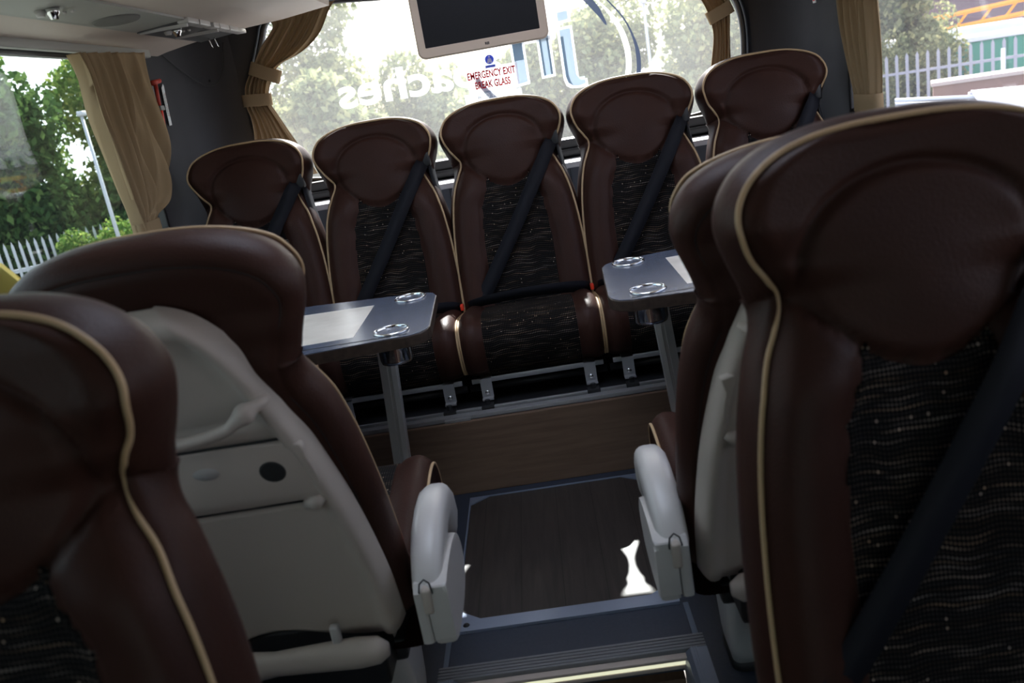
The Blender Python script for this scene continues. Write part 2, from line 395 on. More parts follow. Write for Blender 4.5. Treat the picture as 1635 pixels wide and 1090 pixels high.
# side walls: lower wall, pillars, window band, upper wall
ZB, ZT = 0.90, 1.48
WIN_END = {-1: 2.86, 1: 2.93}
for sx, nm in ((-1, 'left'), (1, 'right')):
    e = WIN_END[sx]
    bm = bmesh.new()
    x0, x1 = sorted((sx*XW, sx*(XW+0.06)))
    box(bm, x0, x1, -2.2, e, -0.1, ZB); box(bm, x0, x1, -2.2, e, ZT, 1.95)
    struct('wall_'+nm, bm, wall_m)
    bm = bmesh.new(); box(bm, x0, x1, -2.2, 0.0, ZB, ZT)  # forward window band closed solid, out of view, to darken the near seats
    struct('wall_'+nm, bm, wall_m)
    # rear quarter: straight, then rounding into the rear wall; solid 6 cm thick
    path = [(sx*XW, e), (sx*XW, 3.10), (sx*1.165, 3.22), (sx*1.14, 3.34), (sx*1.08, 3.43), (sx*0.985, 3.475)]
    pc = catmull([(a, b, 0) for a, b in path], 6)
    bm = bmesh.new(); G1 = []; G2 = []
    zs = [-0.1, 0.4, 0.8, 0.9, 1.0, 1.1, 1.2, 1.3, 1.4, 1.5, 1.62, 1.95]
    for z in zs:
        r1 = []; r2 = []
        for k, p in enumerate(pc):
            t = pc[min(k+1, len(pc)-1)] - pc[max(k-1, 0)]; nn = Vector((t.y, -t.x, 0)).normalized()*sx
            r1.append(bm.verts.new((p.x, p.y, z))); r2.append(bm.verts.new((p.x+nn.x*0.06, p.y+nn.y*0.06, z)))
        G1.append(r1); G2.append(r2)
    grid_faces(bm, G1); grid_faces(bm, G2)
    for G in ([[a[0], b[0]] for a, b in zip(G1, G2)], [[a[-1], b[-1]] for a, b in zip(G1, G2)]): grid_faces(bm, G)
    grid_faces(bm, [G1[0], G2[0]]); grid_faces(bm, [G1[-1], G2[-1]])
    o = struct('wall_'+nm, bm, wall_m, True); auto_smooth(o, 50)
    # window frame rails and glass
    bm = bmesh.new()
    for (ya, yb) in ((0.0, e),):
        for (za, zb) in ((ZB-0.004, ZB+0.02), (ZT-0.02, ZT+0.004)): box(bm, sx*XW-0.012, sx*XW+0.012, ya, yb, za, zb, 0.004)
        for yy in (ya, yb-0.016): box(bm, sx*XW-0.012, sx*XW+0.012, yy, yy+0.016, ZB, ZT, 0.004)
    struct('trim_6', bm, win_frame)
    bm = bmesh.new()
    for (ya, yb) in ((0.0, e),): box(bm, sx*(XW+0.035)-0.002, sx*(XW+0.035)+0.002, ya, yb, ZB-0.01, ZT+0.01)
    struct('window_1' if sx < 0 else 'window_2', bm, glass_side if sx < 0 else glass_right)
# rear wall with the big window opening
YR = 3.47
bm = bmesh.new(); box(bm, -1.0, 1.0, YR, YR+0.06, -0.1, 0.90); box(bm, -1.0, 1.0, YR, YR+0.06, 1.86, 1.95)
struct('wall_back', bm, sill_grey)
out = [(-0.99, 1.86), (-0.99, 1.0), (-0.99, 0.88), (-0.6, 0.87), (0.6, 0.87), (0.99, 0.88), (0.99, 1.0), (0.99, 1.86)]
# opening outline: bottom corners rounded, sides lean in above z=1.3
half = [(0.0, 0.935), (0.55, 0.937), (0.72, 0.942), (0.83, 0.958), (0.905, 0.995), (0.945, 1.05), (0.962, 1.13), (0.968, 1.24), (0.955, 1.33), (0.915, 1.42), (0.875, 1.50), (0.845, 1.56), (0.79, 1.592), (0.70, 1.600), (0.55, 1.596), (0.32, 1.574), (0.0, 1.571)]
inner = [(x, z) for x, z in half] + [(-x, z) for x, z in half[-2:0:-1]]
inner = [(p.x, p.y) for p in catmull([(a, b, 0) for a, b in inner], 3, True)]
n_ = len(inner)
def ring_on_rect(p):
    x, z = p; cx_, cz_ = 0.0, 1.37; dx, dz = x-cx_, z-cz_
    hx, hz = 1.0, 0.50
    k = min(hx/abs(dx) if abs(dx) > 1e-6 else 1e9, hz/abs(dz) if abs(dz) > 1e-6 else 1e9)
    return (cx_+dx*k, cz_+dz*k)
bm = bmesh.new()
rings = []
for (L, y) in (([ring_on_rect(p) for p in inner], YR+0.05), ([ring_on_rect(p) for p in inner], YR), (inner, YR), (inner, YR+0.05)):
    rings.append([bm.verts.new((x, y, z)) for x, z in L])
for a, b in zip(rings, rings[1:]+rings[:1]):
    for i in range(n_): bm.faces.new((a[i], a[(i+1) % n_], b[(i+1) % n_], b[i]))
o = struct('wall_back', bm, wall_m, False)
# black rounded gasket and blue-white edge
bm = bmesh.new(); tube(bm, [(x, YR-0.004, z) for x, z in inner], 0.011, 8, True); struct('trim_7', bm, win_frame, True)
bm = bmesh.new(); tube(bm, [(x*1.012, YR-0.014, (z-1.37)*1.02+1.37) for x, z in inner], 0.0045, 6, True); struct('trim_7', bm, trim_blue, True)
bm = bmesh.new(); v = [bm.verts.new((x, YR+0.02, z)) for x, z in inner]; v2 = [bm.verts.new((x, YR+0.024, z)) for x, z in inner]
bm.faces.new(v); bm.faces.new(v2[::-1])
for i in range(n_): bm.faces.new((v[i], v2[i], v2[(i+1) % n_], v[(i+1) % n_]))
struct('window_3', bm, glass_rear)
# dark box under the glass, rail and white shelf behind the seats
bm = bmesh.new(); box(bm, -0.88, 0.88, 3.40, 3.455, 0.905, 0.945, 0.006); struct('trim_8', bm, win_frame)
bm = bmesh.new(); box(bm, -0.90, 0.90, 3.375, 3.40, 0.880, 0.908, 0.008); struct('trim_8', bm, black_steel)
bm = bmesh.new(); box(bm, -0.95, 0.95, 3.22, 3.40, 0.850, 0.872, 0.004); struct('trim_9', bm, sill_white)
bm = bmesh.new(); box(bm, -0.95, 0.95, 3.22, 3.245, 0.235, 0.850); struct('wall_back', bm, sill_grey)
for xx in (-0.66, -0.235, 0.225, 0.68):
    bm = bmesh.new(); box(bm, xx-0.001, xx+0.001, 3.216, 3.222, 0.30, 0.850); struct('trim_9', bm, black_steel)
# front end (behind the camera) and ceiling
bm = bmesh.new()
for (a, b, c_, d_) in ((-XW-0.06, XW+0.06, -0.3, 0.35), (-XW-0.06, XW+0.06, 1.3, 1.95), (-XW-0.06, -1.0, 0.35, 1.3), (1.0, XW+0.06, 0.35, 1.3)): box(bm, a, b, -2.26, -2.2, c_, d_)
struct('wall_front', bm, wall_m)
bm = bmesh.new(); box(bm, -1.0, 1.0, -2.235, -2.23, 0.35, 1.3); struct('window_added_front', bm, glass_side)  # unseen front window, added so daylight reaches the seat shells
bm = bmesh.new(); HXX, HY0, HY1 = 0.42, 1.15, 2.10
for (a, b, c_, d_) in ((-XW-0.06, XW+0.06, -2.26, HY0), (-XW-0.06, XW+0.06, HY1, 3.55), (-XW-0.06, -HXX, HY0, HY1), (HXX, XW+0.06, HY0, HY1)): box(bm, a, b, c_, d_, 1.95, 2.0)
struct('ceiling', bm, panel_m)
# unseen opal roof hatch, added to bring soft top light into the cabin
bm = bmesh.new()
for (a, b, c_, d_) in ((-HXX, HXX, HY0, HY0+0.03), (-HXX, HXX, HY1-0.03, HY1), (-HXX, -HXX+0.03, HY0, HY1), (HXX-0.03, HXX, HY0, HY1)): box(bm, a, b, c_, d_, 1.935, 2.02, 0.003)
struct('trim_added_roof', bm, plastic_light)
opal = bpy.data.materials.new('added_opal_roof'); opal.use_nodes = True
_n = opal.node_tree.nodes; _l = opal.node_tree.links; _n.clear()
_o = _n.new('ShaderNodeOutputMaterial'); _t = _n.new('ShaderNodeBsdfTranslucent'); _d = _n.new('ShaderNodeBsdfDiffuse'); _x = _n.new('ShaderNodeMixShader')
_t.inputs['Color'].default_value = (0.70, 0.80, 0.98, 1); _d.inputs['Color'].default_value = (0.8, 0.85, 0.9, 1); _x.inputs[0].default_value = 0.18
_l.new(_t.outputs[0], _x.inputs[1]); _l.new(_d.outputs[0], _x.inputs[2]); _l.new(_x.outputs[0], _o.inputs['Surface'])
bm = bmesh.new(); v = [bm.verts.new(p) for p in ((-HXX+0.02, HY0+0.02, 1.985), (HXX-0.02, HY0+0.02, 1.985), (HXX-0.02, HY1-0.02, 1.985), (-HXX+0.02, HY1-0.02, 1.985))]; bm.faces.new(v)
struct('window_added_roof', bm, opal)

# ================================================================== overhead lockers
def locker(sx, label):
    t = thing('overhead_locker', label, 'overhead locker', (sx*0.85, 0.5, 1.5))
    def P(bm, pts, ya, yb, bev=0):
        return prism(bm, [(sx*(a-0.85), b-1.5) for a, b in pts], ya-0.5, yb-0.5, 'Y', bev)
    body = [(0.525, 1.548), (0.515, 1.60), (0.50, 1.94), (1.165, 1.94), (1.165, 1.485), (1.13, 1.493), (1.05, 1.505), (0.985, 1.513), (0.985, 1.523), (0.85, 1.533), (0.85, 1.524), (0.70, 1.531)]
    bm = bmesh.new(); P(bm, body, -2.1, 3.16); o = obj('locker_body', bm, panel_m, t, False)
    bm = bmesh.new(); P(bm, [(0.995, 1.506), (0.995, 1.525), (0.845, 1.535), (0.845, 1.518), (0.86, 1.517), (0.985, 1.508)], -2.1, 2.62); 
    o = obj('service_panel', bm, service_m, t, False)
    bm = bmesh.new(); P(bm, [(0.995, 1.504), (0.995, 1.525), (0.845, 1.535), (0.845, 1.516)], 2.625, 3.15)
    dp = obj('lamp_console', bm, service_dk, t, False)
    bm = bmesh.new()
    for ya in (2.62, 2.72, 2.84, 2.90, 3.00, 3.08):
        box(bm, sx*(0.853-0.85)-0.017, sx*(0.853-0.85)+0.017, ya-0.5+0.003, ya-0.5+(0.094 if ya != 2.84 else 0.055), 0.010, 0.026, 0.003)
    obj('label_holder', bm, plastic_light, t)
    for yd in (2.635, 2.90):
        bm = bmesh.new(); box(bm, sx*(0.92-0.85)-0.072, sx*(0.92-0.85)+0.072, yd-0.5, yd+0.011-0.5, 0.001, 0.010)
        obj('console_divider', bm, plastic_light, t, False)
    for yy in (2.35, 1.0):
        bm = bmesh.new(); lathe(bm, [(0.0, -0.004), (0.055, -0.003), (0.058, 0.0), (0.058, 0.008)], (0, 0, 0), 28)
        s = obj('speaker_grille', bm, grille_m, t); s.location = (sx*(0.925-0.85), yy-0.5, 0.011); s.rotation_euler = (0, sx*radians(4), 0); s.scale = (1, 1.25, 1)
    for (yy, xx) in ((2.74, 0.92), (2.02, 0.92), (1.0, 0.93)):
        bm = bmesh.new(); lathe(bm, [(0.0, -0.020), (0.008, -0.021), (0.011, -0.012), (0.014, -0.009), (0.017, 0.002)], (0, 0, 0), 18)
        s = obj('reading_lamp', bm, chrome, t); s.location = (sx*(xx-0.85), yy-0.5, 0.010)
        bm = bmesh.new(); lathe(bm, [(0.0, -0.010), (0.009, -0.012), (0.013, 0.002)], (0, 0, 0), 14)
        s2 = obj('air_nozzle', bm, plastic_light, s); s2.location = (sx*0.026, -0.005, 0)
        for kk in range(3):
            bm = bmesh.new(); lathe(bm, [(0.0, -0.003), (0.004, -0.003), (0.005, 0.002)], (0, 0, 0), 10)
            s3 = obj('push_button', bm, plastic_light, s); s3.location = (sx*(-0.02+0.018*kk), 0.05, -0.002)
    # coat hooks at the rear end
    for kk in (0, 1):
        bm = bmesh.new(); tube(bm, [(sx*(0.93-0.85+0.02*kk), 3.10-0.5, 0.006), (sx*(0.93-0.85+0.02*kk), 3.11-0.5, -0.012), (sx*(0.93-0.85+0.02*kk), 3.12-0.5, -0.022), (sx*(0.93-0.85+0.02*kk), 3.135-0.5, -0.018)], 0.0022, 6)
        obj('coat_hook', bm, chrome, t)
    # rail that carries the curtains
    bm = bmesh.new(); box(bm, sx*(1.135-0.85)-0.012, sx*(1.135-0.85)+0.012, -2.0-0.5, 3.0-0.5, -0.030, -0.004, 0.004); obj('curtain_rail', bm, service_m, t)
    return t
locker(-1, 'cream overhead luggage locker above the left windows, with speaker and reading lamps')
locker(1, 'cream overhead luggage locker above the right windows')

# ================================================================== seats
TH = radians(14); TT = tan(TH); CT = cos(TH); ST = sin(TH)
ZTOP = 1.08
def SP(u, s, d):
    """seat-back coordinates: u across, s distance below the head top along the back, d forward of the back plane"""
    z = ZTOP - s*CT; y = (1.05 - z)*TT
    return Vector((u, y + d*CT, z + d*ST))
OUT = [(0.0, 0.0), (0.05, 0.001), (0.10, 0.007), (0.145, 0.021), (0.178, 0.042), (0.196, 0.066), (0.203, 0.090), (0.199, 0.115), (0.186, 0.142), (0.169, 0.166), (0.157, 0.184), (0.158, 0.206), (0.170, 0.236), (0.186, 0.275), (0.202, 0.34), (0.213, 0.42), (0.220, 0.52), (0.223, 0.62), (0.223, 0.70), (0.221, 0.76)]
OC = [(p.x, p.y) for p in catmull([(a, b, 0) for a, b in OUT], 5)]
PD = [(0.0, 0.004), (0.05, 0.022), (0.10, 0.026), (0.15, 0.0), (0.19, -0.026), (0.24, -0.012), (0.32, 0.004), (0.76, 0.004)]
def pad_g(u, s):
    rx = 0.138; c = 0.160
    if s < c: return sqrt((u/rx)**2 + ((s-c)/0.108)**2)
    return (abs(u/rx)**1.7 + abs((s-c)/0.128)**1.9)**(1/1.8)
def fab_w(s): return lerp_tab([(0.24, 0.070), (0.29, 0.084), (0.36, 0.108), (0.50, 0.122), (0.76, 0.120)], s)
def pad_bottom(u):
    # s where the pad contour lies, below its centre
    a = min(0.999, abs(u/0.138)**1.7); return 0.160 + 0.128*((1-a)**(1/1.9))
def hwidth(s):
    for (a, b), (c, d) in zip(OC, OC[1:]):
        if b <= s <= d and d > b: return a + (c-a)*(s-b)/(d-b)
    return OC[-1][0]
def surf(u, s, hw):
    f = min(1.0, abs(u)/max(hw, 1e-4))
    r = (hw-abs(u))
    rt = min(r, s*1.3 + 0.002)
    d = lerp_tab(PD, s)*f*f
    # padding roundness at the rim
    e = min(1.0, rt/0.030); d += 0.018*(1-(1-e)**2) 
    g = pad_g(u, s)
    if g < 1: d += 0.010*(1-g*g)
    dist = abs(g-1)*0.12
    d -= 0.010*exp(-(dist/0.0065)**2)*sstep(0.0, 0.02, rt)
    # seam from the neck to the pad
    if s > 0.15:
        x0_, s0_, x1_, s1_ = 0.157, 0.186, 0.118, 0.222
        px, ps = abs(u)-x0_, s-s0_; L2 = (x1_-x0_)**2+(s1_-s0_)**2
        t = max(0, min(1, (px*(x1_-x0_)+ps*(s1_-s0_))/L2)); dd = sqrt((px-t*(x1_-x0_))**2+(ps-t*(s1_-s0_))**2)
        d -= 0.008*exp(-(dd/0.007)**2)
    # bolsters against the fabric centre
    if s > 0.20 and g > 1:
        w = fab_w(s); k = sstep(0.19, 0.30, s)
        if abs(u) < w: d -= 0.010*k*sstep(0, 0.012, w-abs(u))
        else:
            q = (abs(u)-w)/max(hw-w, 1e-3); d += 0.020*k*sin(pi*min(1, q))**0.8
            d -= 0.008*k*exp(-((abs(u)-w)/0.004)**2)
    return d
CACHE = {}
def mesh_of(name, builder, smooth=True):
    if name not in CACHE:
        bm = bmesh.new(); builder(bm); bmesh.ops.recalc_face_normals(bm, faces=bm.faces[:])
        me = bpy.data.meshes.new(name); bm.to_mesh(me); bm.free()
        if smooth: me.shade_smooth()
        CACHE[name] = me
    return CACHE[name]
NC = 56
def b_back(bm):
    rows = []
    for (U, S) in OC[1:]:
        rows.append([bm.verts.new(SP(U*(-1+2*j/NC), S, surf(U*(-1+2*j/NC), S, U))) for j in range(NC+1)])
    top = bm.verts.new(SP(0, 0, surf(0, 0, 0.05)))
    grid_faces(bm, rows)
    for j in range(NC): bm.faces.new((top, rows[0][j+1], rows[0][j]))
    # outline ring with normals
    ring = [(-a, b) for a, b in OC[:0:-1]] + [OC[0]] + OC[1:]
    edge = [r[0] for r in rows[::-1]] + [top] + [r[-1] for r in rows]
    N = len(ring); prev = edge
    for (off, dep) in ((0.007, -0.006), (0.014, -0.022), (0.0185, -0.044), (0.0185, -0.064), (0.013, -0.080), (0.002, -0.092), (-0.008, -0.0965), (-0.012, -0.0955), (-0.016, -0.099), (-0.030, -0.102)):
        cur = []
        for i, (u, s) in enumerate(ring):
            a = ring[max(i-1, 0)]; b = ring[min(i+1, N-1)]
            tx, ty = b[0]-a[0], b[1]-a[1]; L = sqrt(tx*tx+ty*ty) or 1
            nx, ny = ty/L, -tx/L
            k = 1.0 if off > 0 else 0.8
            if dep < -0.03: nk = 0.020*exp(-((s-0.19)/0.035)**2); off_ = off*k + nk
            else: off_ = off*k
            fl = 0.45*lerp_tab(PD, s)
            cur.append(bm.verts.new(SP(u+nx*off_, s+ny*off_, dep+fl)))
        for i in range(N-1): bm.faces.new((prev[i], prev[i+1], cur[i+1], cur[i]))
        prev = cur
    m_ = N//2
    for i in range(m_):                       # close the back with chords
        if i < m_-1 or True:
            a, b = prev[i], prev[i+1]; c, d = prev[N-1-i], prev[N-2-i]
            vs = []
            for v in (a, b, d, c):
                if v not in vs: vs.append(v)
            if len(vs) > 2:
                try: bm.faces.new(vs)
                except ValueError: pass
def b_back_seam(bm):
    ring = [(-a, b) for a, b in OC[:0:-1]] + [OC[0]] + OC[1:]; N = len(ring); pts = []
    for i, (u, s) in enumerate(ring):
        a = ring[max(i-1, 0)]; b = ring[min(i+1, N-1)]
        tx, ty = b[0]-a[0], b[1]-a[1]; L = sqrt(tx*tx+ty*ty) or 1
        pts.append(SP(u-ty/L*0.0096, s+tx/L*0.0096, -0.0958+0.45*lerp_tab(PD, s)))
    tube(bm, pts, 0.0016, 6)
def b_fabric(bm):
    uvl = bm.loops.layers.uv.new('uv'); G = []; info = {}
    NV = 70; NU = 30
    for i in range(NV+1):
        row = []
        for j in range(NU+1):
            q = -1+2*j/NU; 
            w0 = 0.094
            s0 = pad_bottom(q*w0)+0.008
            s = s0 + (0.758-s0)*(i/NV); u = q*min(fab_w(s), 0.2)
            v = bm.verts.new(SP(u, s, surf(u, s, hwidth(s))+0.0042)); info[v] = (u+0.5, 1-s); row.append(v)
        G.append(row)
    grid_faces(bm, G)
    for f in bm.faces:
        for lp in f.loops: lp[uvl].uv = info[lp.vert]
def b_piping(bm):
    pts = []
    ring = [(-a, b) for a, b in OC[:0:-1]] + [OC[0]] + OC[1:]
    N = len(ring)
    for i, (u, s) in enumerate(ring):
        a = ring[max(i-1, 0)]; b = ring[min(i+1, N-1)]
        tx, ty = b[0]-a[0], b[1]-a[1]; L = sqrt(tx*tx+ty*ty) or 1
        pts.append(SP(u+ty/L*0.003, s-tx/L*0.003, lerp_tab(PD, s)+0.001))
    tube(bm, pts, 0.0036, 8)
# shell (rear cover)
SHO = [(0.0, 0.062), (0.035, 0.064), (0.075, 0.084), (0.110, 0.125), (0.136, 0.180), (0.158, 0.250), (0.178, 0.320), (0.195, 0.400), (0.207, 0.470), (0.217, 0.560), (0.223, 0.650), (0.223, 0.750)]
SC = [(p.x, p.y) for p in catmull([(a, b, 0) for a, b in SHO], 6)]
def sh_w(s):
    for (a, b), (c, d) in zip(SC, SC[1:]):
        if b <= s <= d and d > b: return a+(c-a)*(s-b)/(d-b)
    return SC[-1][0]
def sh_d(u, s, hw):
    # distance to rim
    r = min(hw-abs(u), (s-0.062)*0.8+0.001); r = max(0, r)
    e = min(1, r/0.022); d = -0.098 - 0.042*(1-(1-e)**2.2)
    k = sstep(0.030, 0.037, r); d += 0.008*k                     # step inside the rim
    rec = k*sstep(0.10, 0.14, s)*(1-sstep(0.262, 0.276, s))
    d += 0.008*rec*sstep(0.03, 0.09, r+0.02)                                # hollow behind the grab handle
    for s0 in (0.300,): d += 0.006*k*exp(-((s-s0)/0.003)**2)
    d += 0.006*k*exp(-((s-0.428)/0.0035)**2)
    d += 0.005*exp(-((r-0.033)/0.0022)**2)*sstep(.3, .34, s)
    return d
def sh_bottom(u): return 0.757 - 0.040*exp(-((u)/0.10)**2)
def b_shell(bm):
    rows = []; NS = 44
    ssn = [0.0625, 0.0635, 0.066, 0.070, 0.076, 0.084, 0.092]
    s = 0.100
    while s < 0.735: ssn.append(s); s += 0.006
    for s in ssn + [None]:
        row = []
        for j in range(NS+1):
            q = -1+2*j/NS; q = q*(1.5-0.5*q*q)
            if s is None: u = q*0.223; ss = sh_bottom(u); hw = 0.223
            else:
                hw = max(sh_w(s), 0.012 if s < 0.063 else 0); u = q*hw; ss = s
                lim = sh_bottom(u)-0.004
                if ss > lim - 0.02: ss = min(ss, lim-0.0005*(0.735-s)*10)
            row.append(bm.verts.new(SP(u, ss, sh_d(u, ss, hw))))
        rows.append(row)
    grid_faces(bm, rows)
    # thickness skirt towards the leather
    edge = [r[0] for r in rows[::-1]] + rows[0][1:-1] + [r[-1] for r in rows]
def b_tray(bm):
    pts = []
    for u, s in ((-0.150, 0.300), (0.138, 0.300), (0.170, 0.335), (0.176, 0.400), (0.150, 0.418), (-0.150, 0.418), (-0.176, 0.400), (-0.170, 0.335)):
        pts.append((u, s))
    pts = [(p.x, p.y) for p in catmull([(a, b, 0) for a, b in pts], 3, True)]
    A = [bm.verts.new(SP(u, s, -0.128)) for u, s in pts]; B = [bm.verts.new(SP(u*0.993, 0.36+(s-0.36)*0.98, -0.138)) for u, s in pts]
    C_ = [bm.verts.new(SP(u*0.98, 0.36+(s-0.36)*0.95, -0.1395)) for u, s in pts]
    n = len(pts)
    for P, Q in ((A, B), (B, C_)):
        for i in range(n): bm.faces.new((P[i], P[(i+1) % n], Q[(i+1) % n], Q[i]))
    bm.faces.new(C_[::-1])
def disc(bm, u, s, d, ru, rs, dep=0.0015, n=24):
    c0 = bm.verts.new(SP(u, s, d-dep)); R1 = [bm.verts.new(SP(u+ru*0.85*cos(2*pi*k/n), s+rs*0.85*sin(2*pi*k/n), d-dep)) for k in range(n)]
    R2 = [bm.verts.new(SP(u+ru*cos(2*pi*k/n), s+rs*sin(2*pi*k/n), d)) for k in range(n)]
    for k in range(n):
        bm.faces.new((c0, R1[k], R1[(k+1) % n])); bm.faces.new((R1[k], R2[k], R2[(k+1) % n], R1[(k+1) % n]))
def b_handle(bm):
    P = [SP(-0.125, 0.243, -0.118), SP(-0.122, 0.240, -0.145), SP(-0.10, 0.243, -0.158), SP(0.0, 0.256, -0.166), SP(0.075, 0.247, -0.164), SP(0.098, 0.236, -0.160), SP(0.118, 0.226, -0.152), SP(0.132, 0.224, -0.140), SP(0.142, 0.226, -0.122)]
    C2 = catmull(P, 5)
    rr = []
    for k in range(len(C2)):
        t = k/(len(C2)-1); rr.append(0.0095 + 0.0075*exp(-((t-0.72)/0.07)**2) + 0.006*exp(-((t-0.08)/0.06)**2) - 0.004*sstep(0.9, 1.0, t))
    tube(bm, C2, rr, 14)
CP = [(0.10, 0.392), (0.20, 0.412), (0.30, 0.430), (0.40, 0.446), (0.465, 0.447), (0.505, 0.432), (0.527, 0.398), (0.530, 0.360), (0.520, 0.318), (0.498, 0.280), (0.46, 0.262), (0.36, 0.256), (0.10, 0.256)]
CC = [(p.x, p.y) for p in catmull([(a, b, 0) for a, b in CP], 5)]
def cush_pt(u, k, extra=0.0):
    y, z = CC[k]; hw = 0.224
    a = CC[max(k-1, 0)]; b = CC[min(k+1, len(CC)-1)]; tx, ty = b[0]-a[0], b[1]-a[1]; L = sqrt(tx*tx+ty*ty) or 1
    nx, nz = -ty/L, tx/L
    nx, nz = -nx, -nz
    if True: nx, nz = -(-ty)/L*-1*-1, 0
    nx, nz = (-ty/L, tx/L)
    if nz*1.0 < 0 and y < 0.45 and z > 0.38: nx, nz = -nx, -nz
    r = hw-abs(u); e = min(1, r/0.03)
    d = -0.014*(1-e)**2 + extra
    top = 1.0 if k < len(CC)*0.72 else 0.0
    w = 0.148
    if abs(u) > w: d += 0.014*top*sin(pi*min(1, (abs(u)-w)/(hw-w)))**0.8 - 0.006*top*exp(-((abs(u)-w)/0.004)**2)
    return Vector((u, y+nx*d, z+nz*d))
def b_cushion(bm):
    NU = 44; G = []
    for k in range(len(CC)): G.append([bm.verts.new(cush_pt(-0.224+0.448*j/NU, k)) for j in range(NU+1)])
    grid_faces(bm, G)
    for j in (0, NU):
        sg = -1 if j == 0 else 1
        loop = [g[j] for g in G]; n = len(loop)
        cen = Vector((0, 0.30, 0.35))
        inner_ = [bm.verts.new((sg*0.218, 0.30+(v.co.y-0.30)*0.96, 0.345+(v.co.z-0.345)*0.94)) for v in loop]
        for i in range(n-1): bm.faces.new((loop[i], loop[i+1], inner_[i+1], inner_[i]))
        bm.faces.new(inner_)
def b_cush_fabric(bm):
    uvl = bm.loops.layers.uv.new('uv'); info = {}; G = []; NU = 24; s = 0
    for k in range(2, len(CC)-8):
        if k > 2: s += sqrt((CC[k][0]-CC[k-1][0])**2+(CC[k][1]-CC[k-1][1])**2)
        row = []
        for j in range(NU+1):
            u = -0.147+0.294*j/NU; v = bm.verts.new(cush_pt(u, k, 0.0022)); info[v] = (u+2.0, s+3.0); row.append(v)
        G.append(row)
    grid_faces(bm, G)
    for f in bm.faces:
        for lp in f.loops: lp[uvl].uv = info[lp.vert]
def b_cush_pipe(sg):
    def f(bm): tube(bm, [cush_pt(sg*0.2215, k, 0.001) for k in range(2, len(CC)-9)], 0.0036, 8)
    return f
def strap(bm, pts, widthdir, w=0.024, th=0.0014):
    G = []
    W = [Vector(x) for x in widthdir] if isinstance(widthdir, list) else [Vector(widthdir)]*len(pts)
    for p, wd in zip(pts, W):
        wd = wd.normalized()*w; p = Vector(p); G.append((p-wd, p+wd))
    F = [[bm.verts.new(a), bm.verts.new(b)] for a, b in G]
    grid_faces(bm, F)
def b_belt_diag(bm):
    # over the shoulder (local -x at the neck) down to the other hip (+x)
    P = []; W = []
    A = Vector((-0.172, 0.155)); B = Vector((0.205, 0.742))
    n = 30
    for i in range(n+1):
        t = i/n; u = A.x+(B.x-A.x)*t; s = A.y+(B.y-A.y)*t + 0.012*sin(pi*t)
        dmid = lerp_tab([(0, -0.010), (0.06, 0.026), (0.25, 0.045), (0.6, 0.040), (0.9, 0.034), (1.0, 0.012)], t)
        P.append(SP(u, s, dmid)); dv = (B-A).normalized(); tw = 0.5*exp(-(t/0.10)**2) + 0.75*sstep(0.80, 1.0, t)
        a_ = SP(u+dv.y, s-dv.x, 0)-SP(u, s, 0); bb = SP(u, s, 1)-SP(u, s, 0)
        W.append(a_*cos(tw)+bb*sin(tw))
    strap(bm, P, W, 0.0235)
def b_belt_side(bm):
    P = []; W = []
    for i in range(16):
        t = i/15; s = 0.16+0.62*t; u = -(0.178+0.050*sstep(0, 0.55, t)+0.008)
        P.append(SP(u, s, -0.035-0.01*sin(pi*t))); W.append(SP(0.35, s, 1)-SP(0, s, 0))
    strap(bm, P, W, 0.0235)
def b_belt_lap(bm):
    P = []; W = []
    for i in range(21):
        t = i/20; x = 0.205-0.42*t; y = 0.190+0.10*sin(pi*t)**0.8; z = 0.425+0.040*sin(pi*t)**0.7
        P.append((x, y, z)); W.append((0.0, 0.55-0.25*t, 0.8))
    strap(bm, P, W, 0.0225)
def b_guide(bm):
    box(bm, -0.205, -0.160, -0.03, 0.03, -0.012, 0.012, 0.006)
def round_loop(cx, cy, hx, hy, r, n=4):
    L = []
    for (sx, sy, a0) in ((1, 1, 0), (-1, 1, 90), (-1, -1, 180), (1, -1, 270)):
        for k in range(n+1):
            a = radians(a0+90*k/n); L.append((cx+sx*(hx-r)+r*cos(a), cy+sy*(hy-r)+r*sin(a)))
    return L
def loft(bm, loops):
    V = [[bm.verts.new(p) for p in L] for L in loops]
    for a, b in zip(V, V[1:]):
        for i in range(len(a)): bm.faces.new((a[i], a[(i+1) % len(a)], b[(i+1) % len(a)], b[i]))
    bm.faces.new(V[0][::-1]); bm.faces.new(V[-1])
def b_arm(sx):
    """folding armrest: clevis at the rear, rounded front that droops"""
    def f(bm):
        prof = [(0.010, 0.408, 0.020, 0.018), (0.028, 0.432, 0.026, 0.032), (0.070, 0.462, 0.028, 0.036), (0.120, 0.480, 0.029, 0.036), (0.180, 0.490, 0.029, 0.033), (0.230, 0.488, 0.029, 0.033), (0.268, 0.474, 0.028, 0.037), (0.298, 0.446, 0.027, 0.042), (0.312, 0.410, 0.026, 0.040), (0.312, 0.378, 0.020, 0.028)]
        prof = [(a, b-0.012, c_, d_) for a, b, c_, d_ in prof]
        C = 0.232*sx; loops = []; n = len(prof)
        for i, (y, z, hx, hz) in enumerate(prof):
            a = prof[max(i-1, 0)]; b = prof[min(i+1, n-1)]; ty, tz = b[0]-a[0], b[1]-a[1]; L = sqrt(ty*ty+tz*tz); ty /= L; tz /= L
            if i >= n-3: pass
            loops.append([(C+sx*0.022+p, y - tz*q, z + ty*q) for p, q in round_loop(0, -hz*0.35, hx, hz, min(hx, hz)*0.75)])
        loft(bm, loops)
    return f
def b_arm_pivot(sx):
    def f(bm):
        box(bm, sx*0.254-0.0085, sx*0.254+0.0085, -0.004, 0.06, 0.385, 0.432, 0.006, 3)
    return f
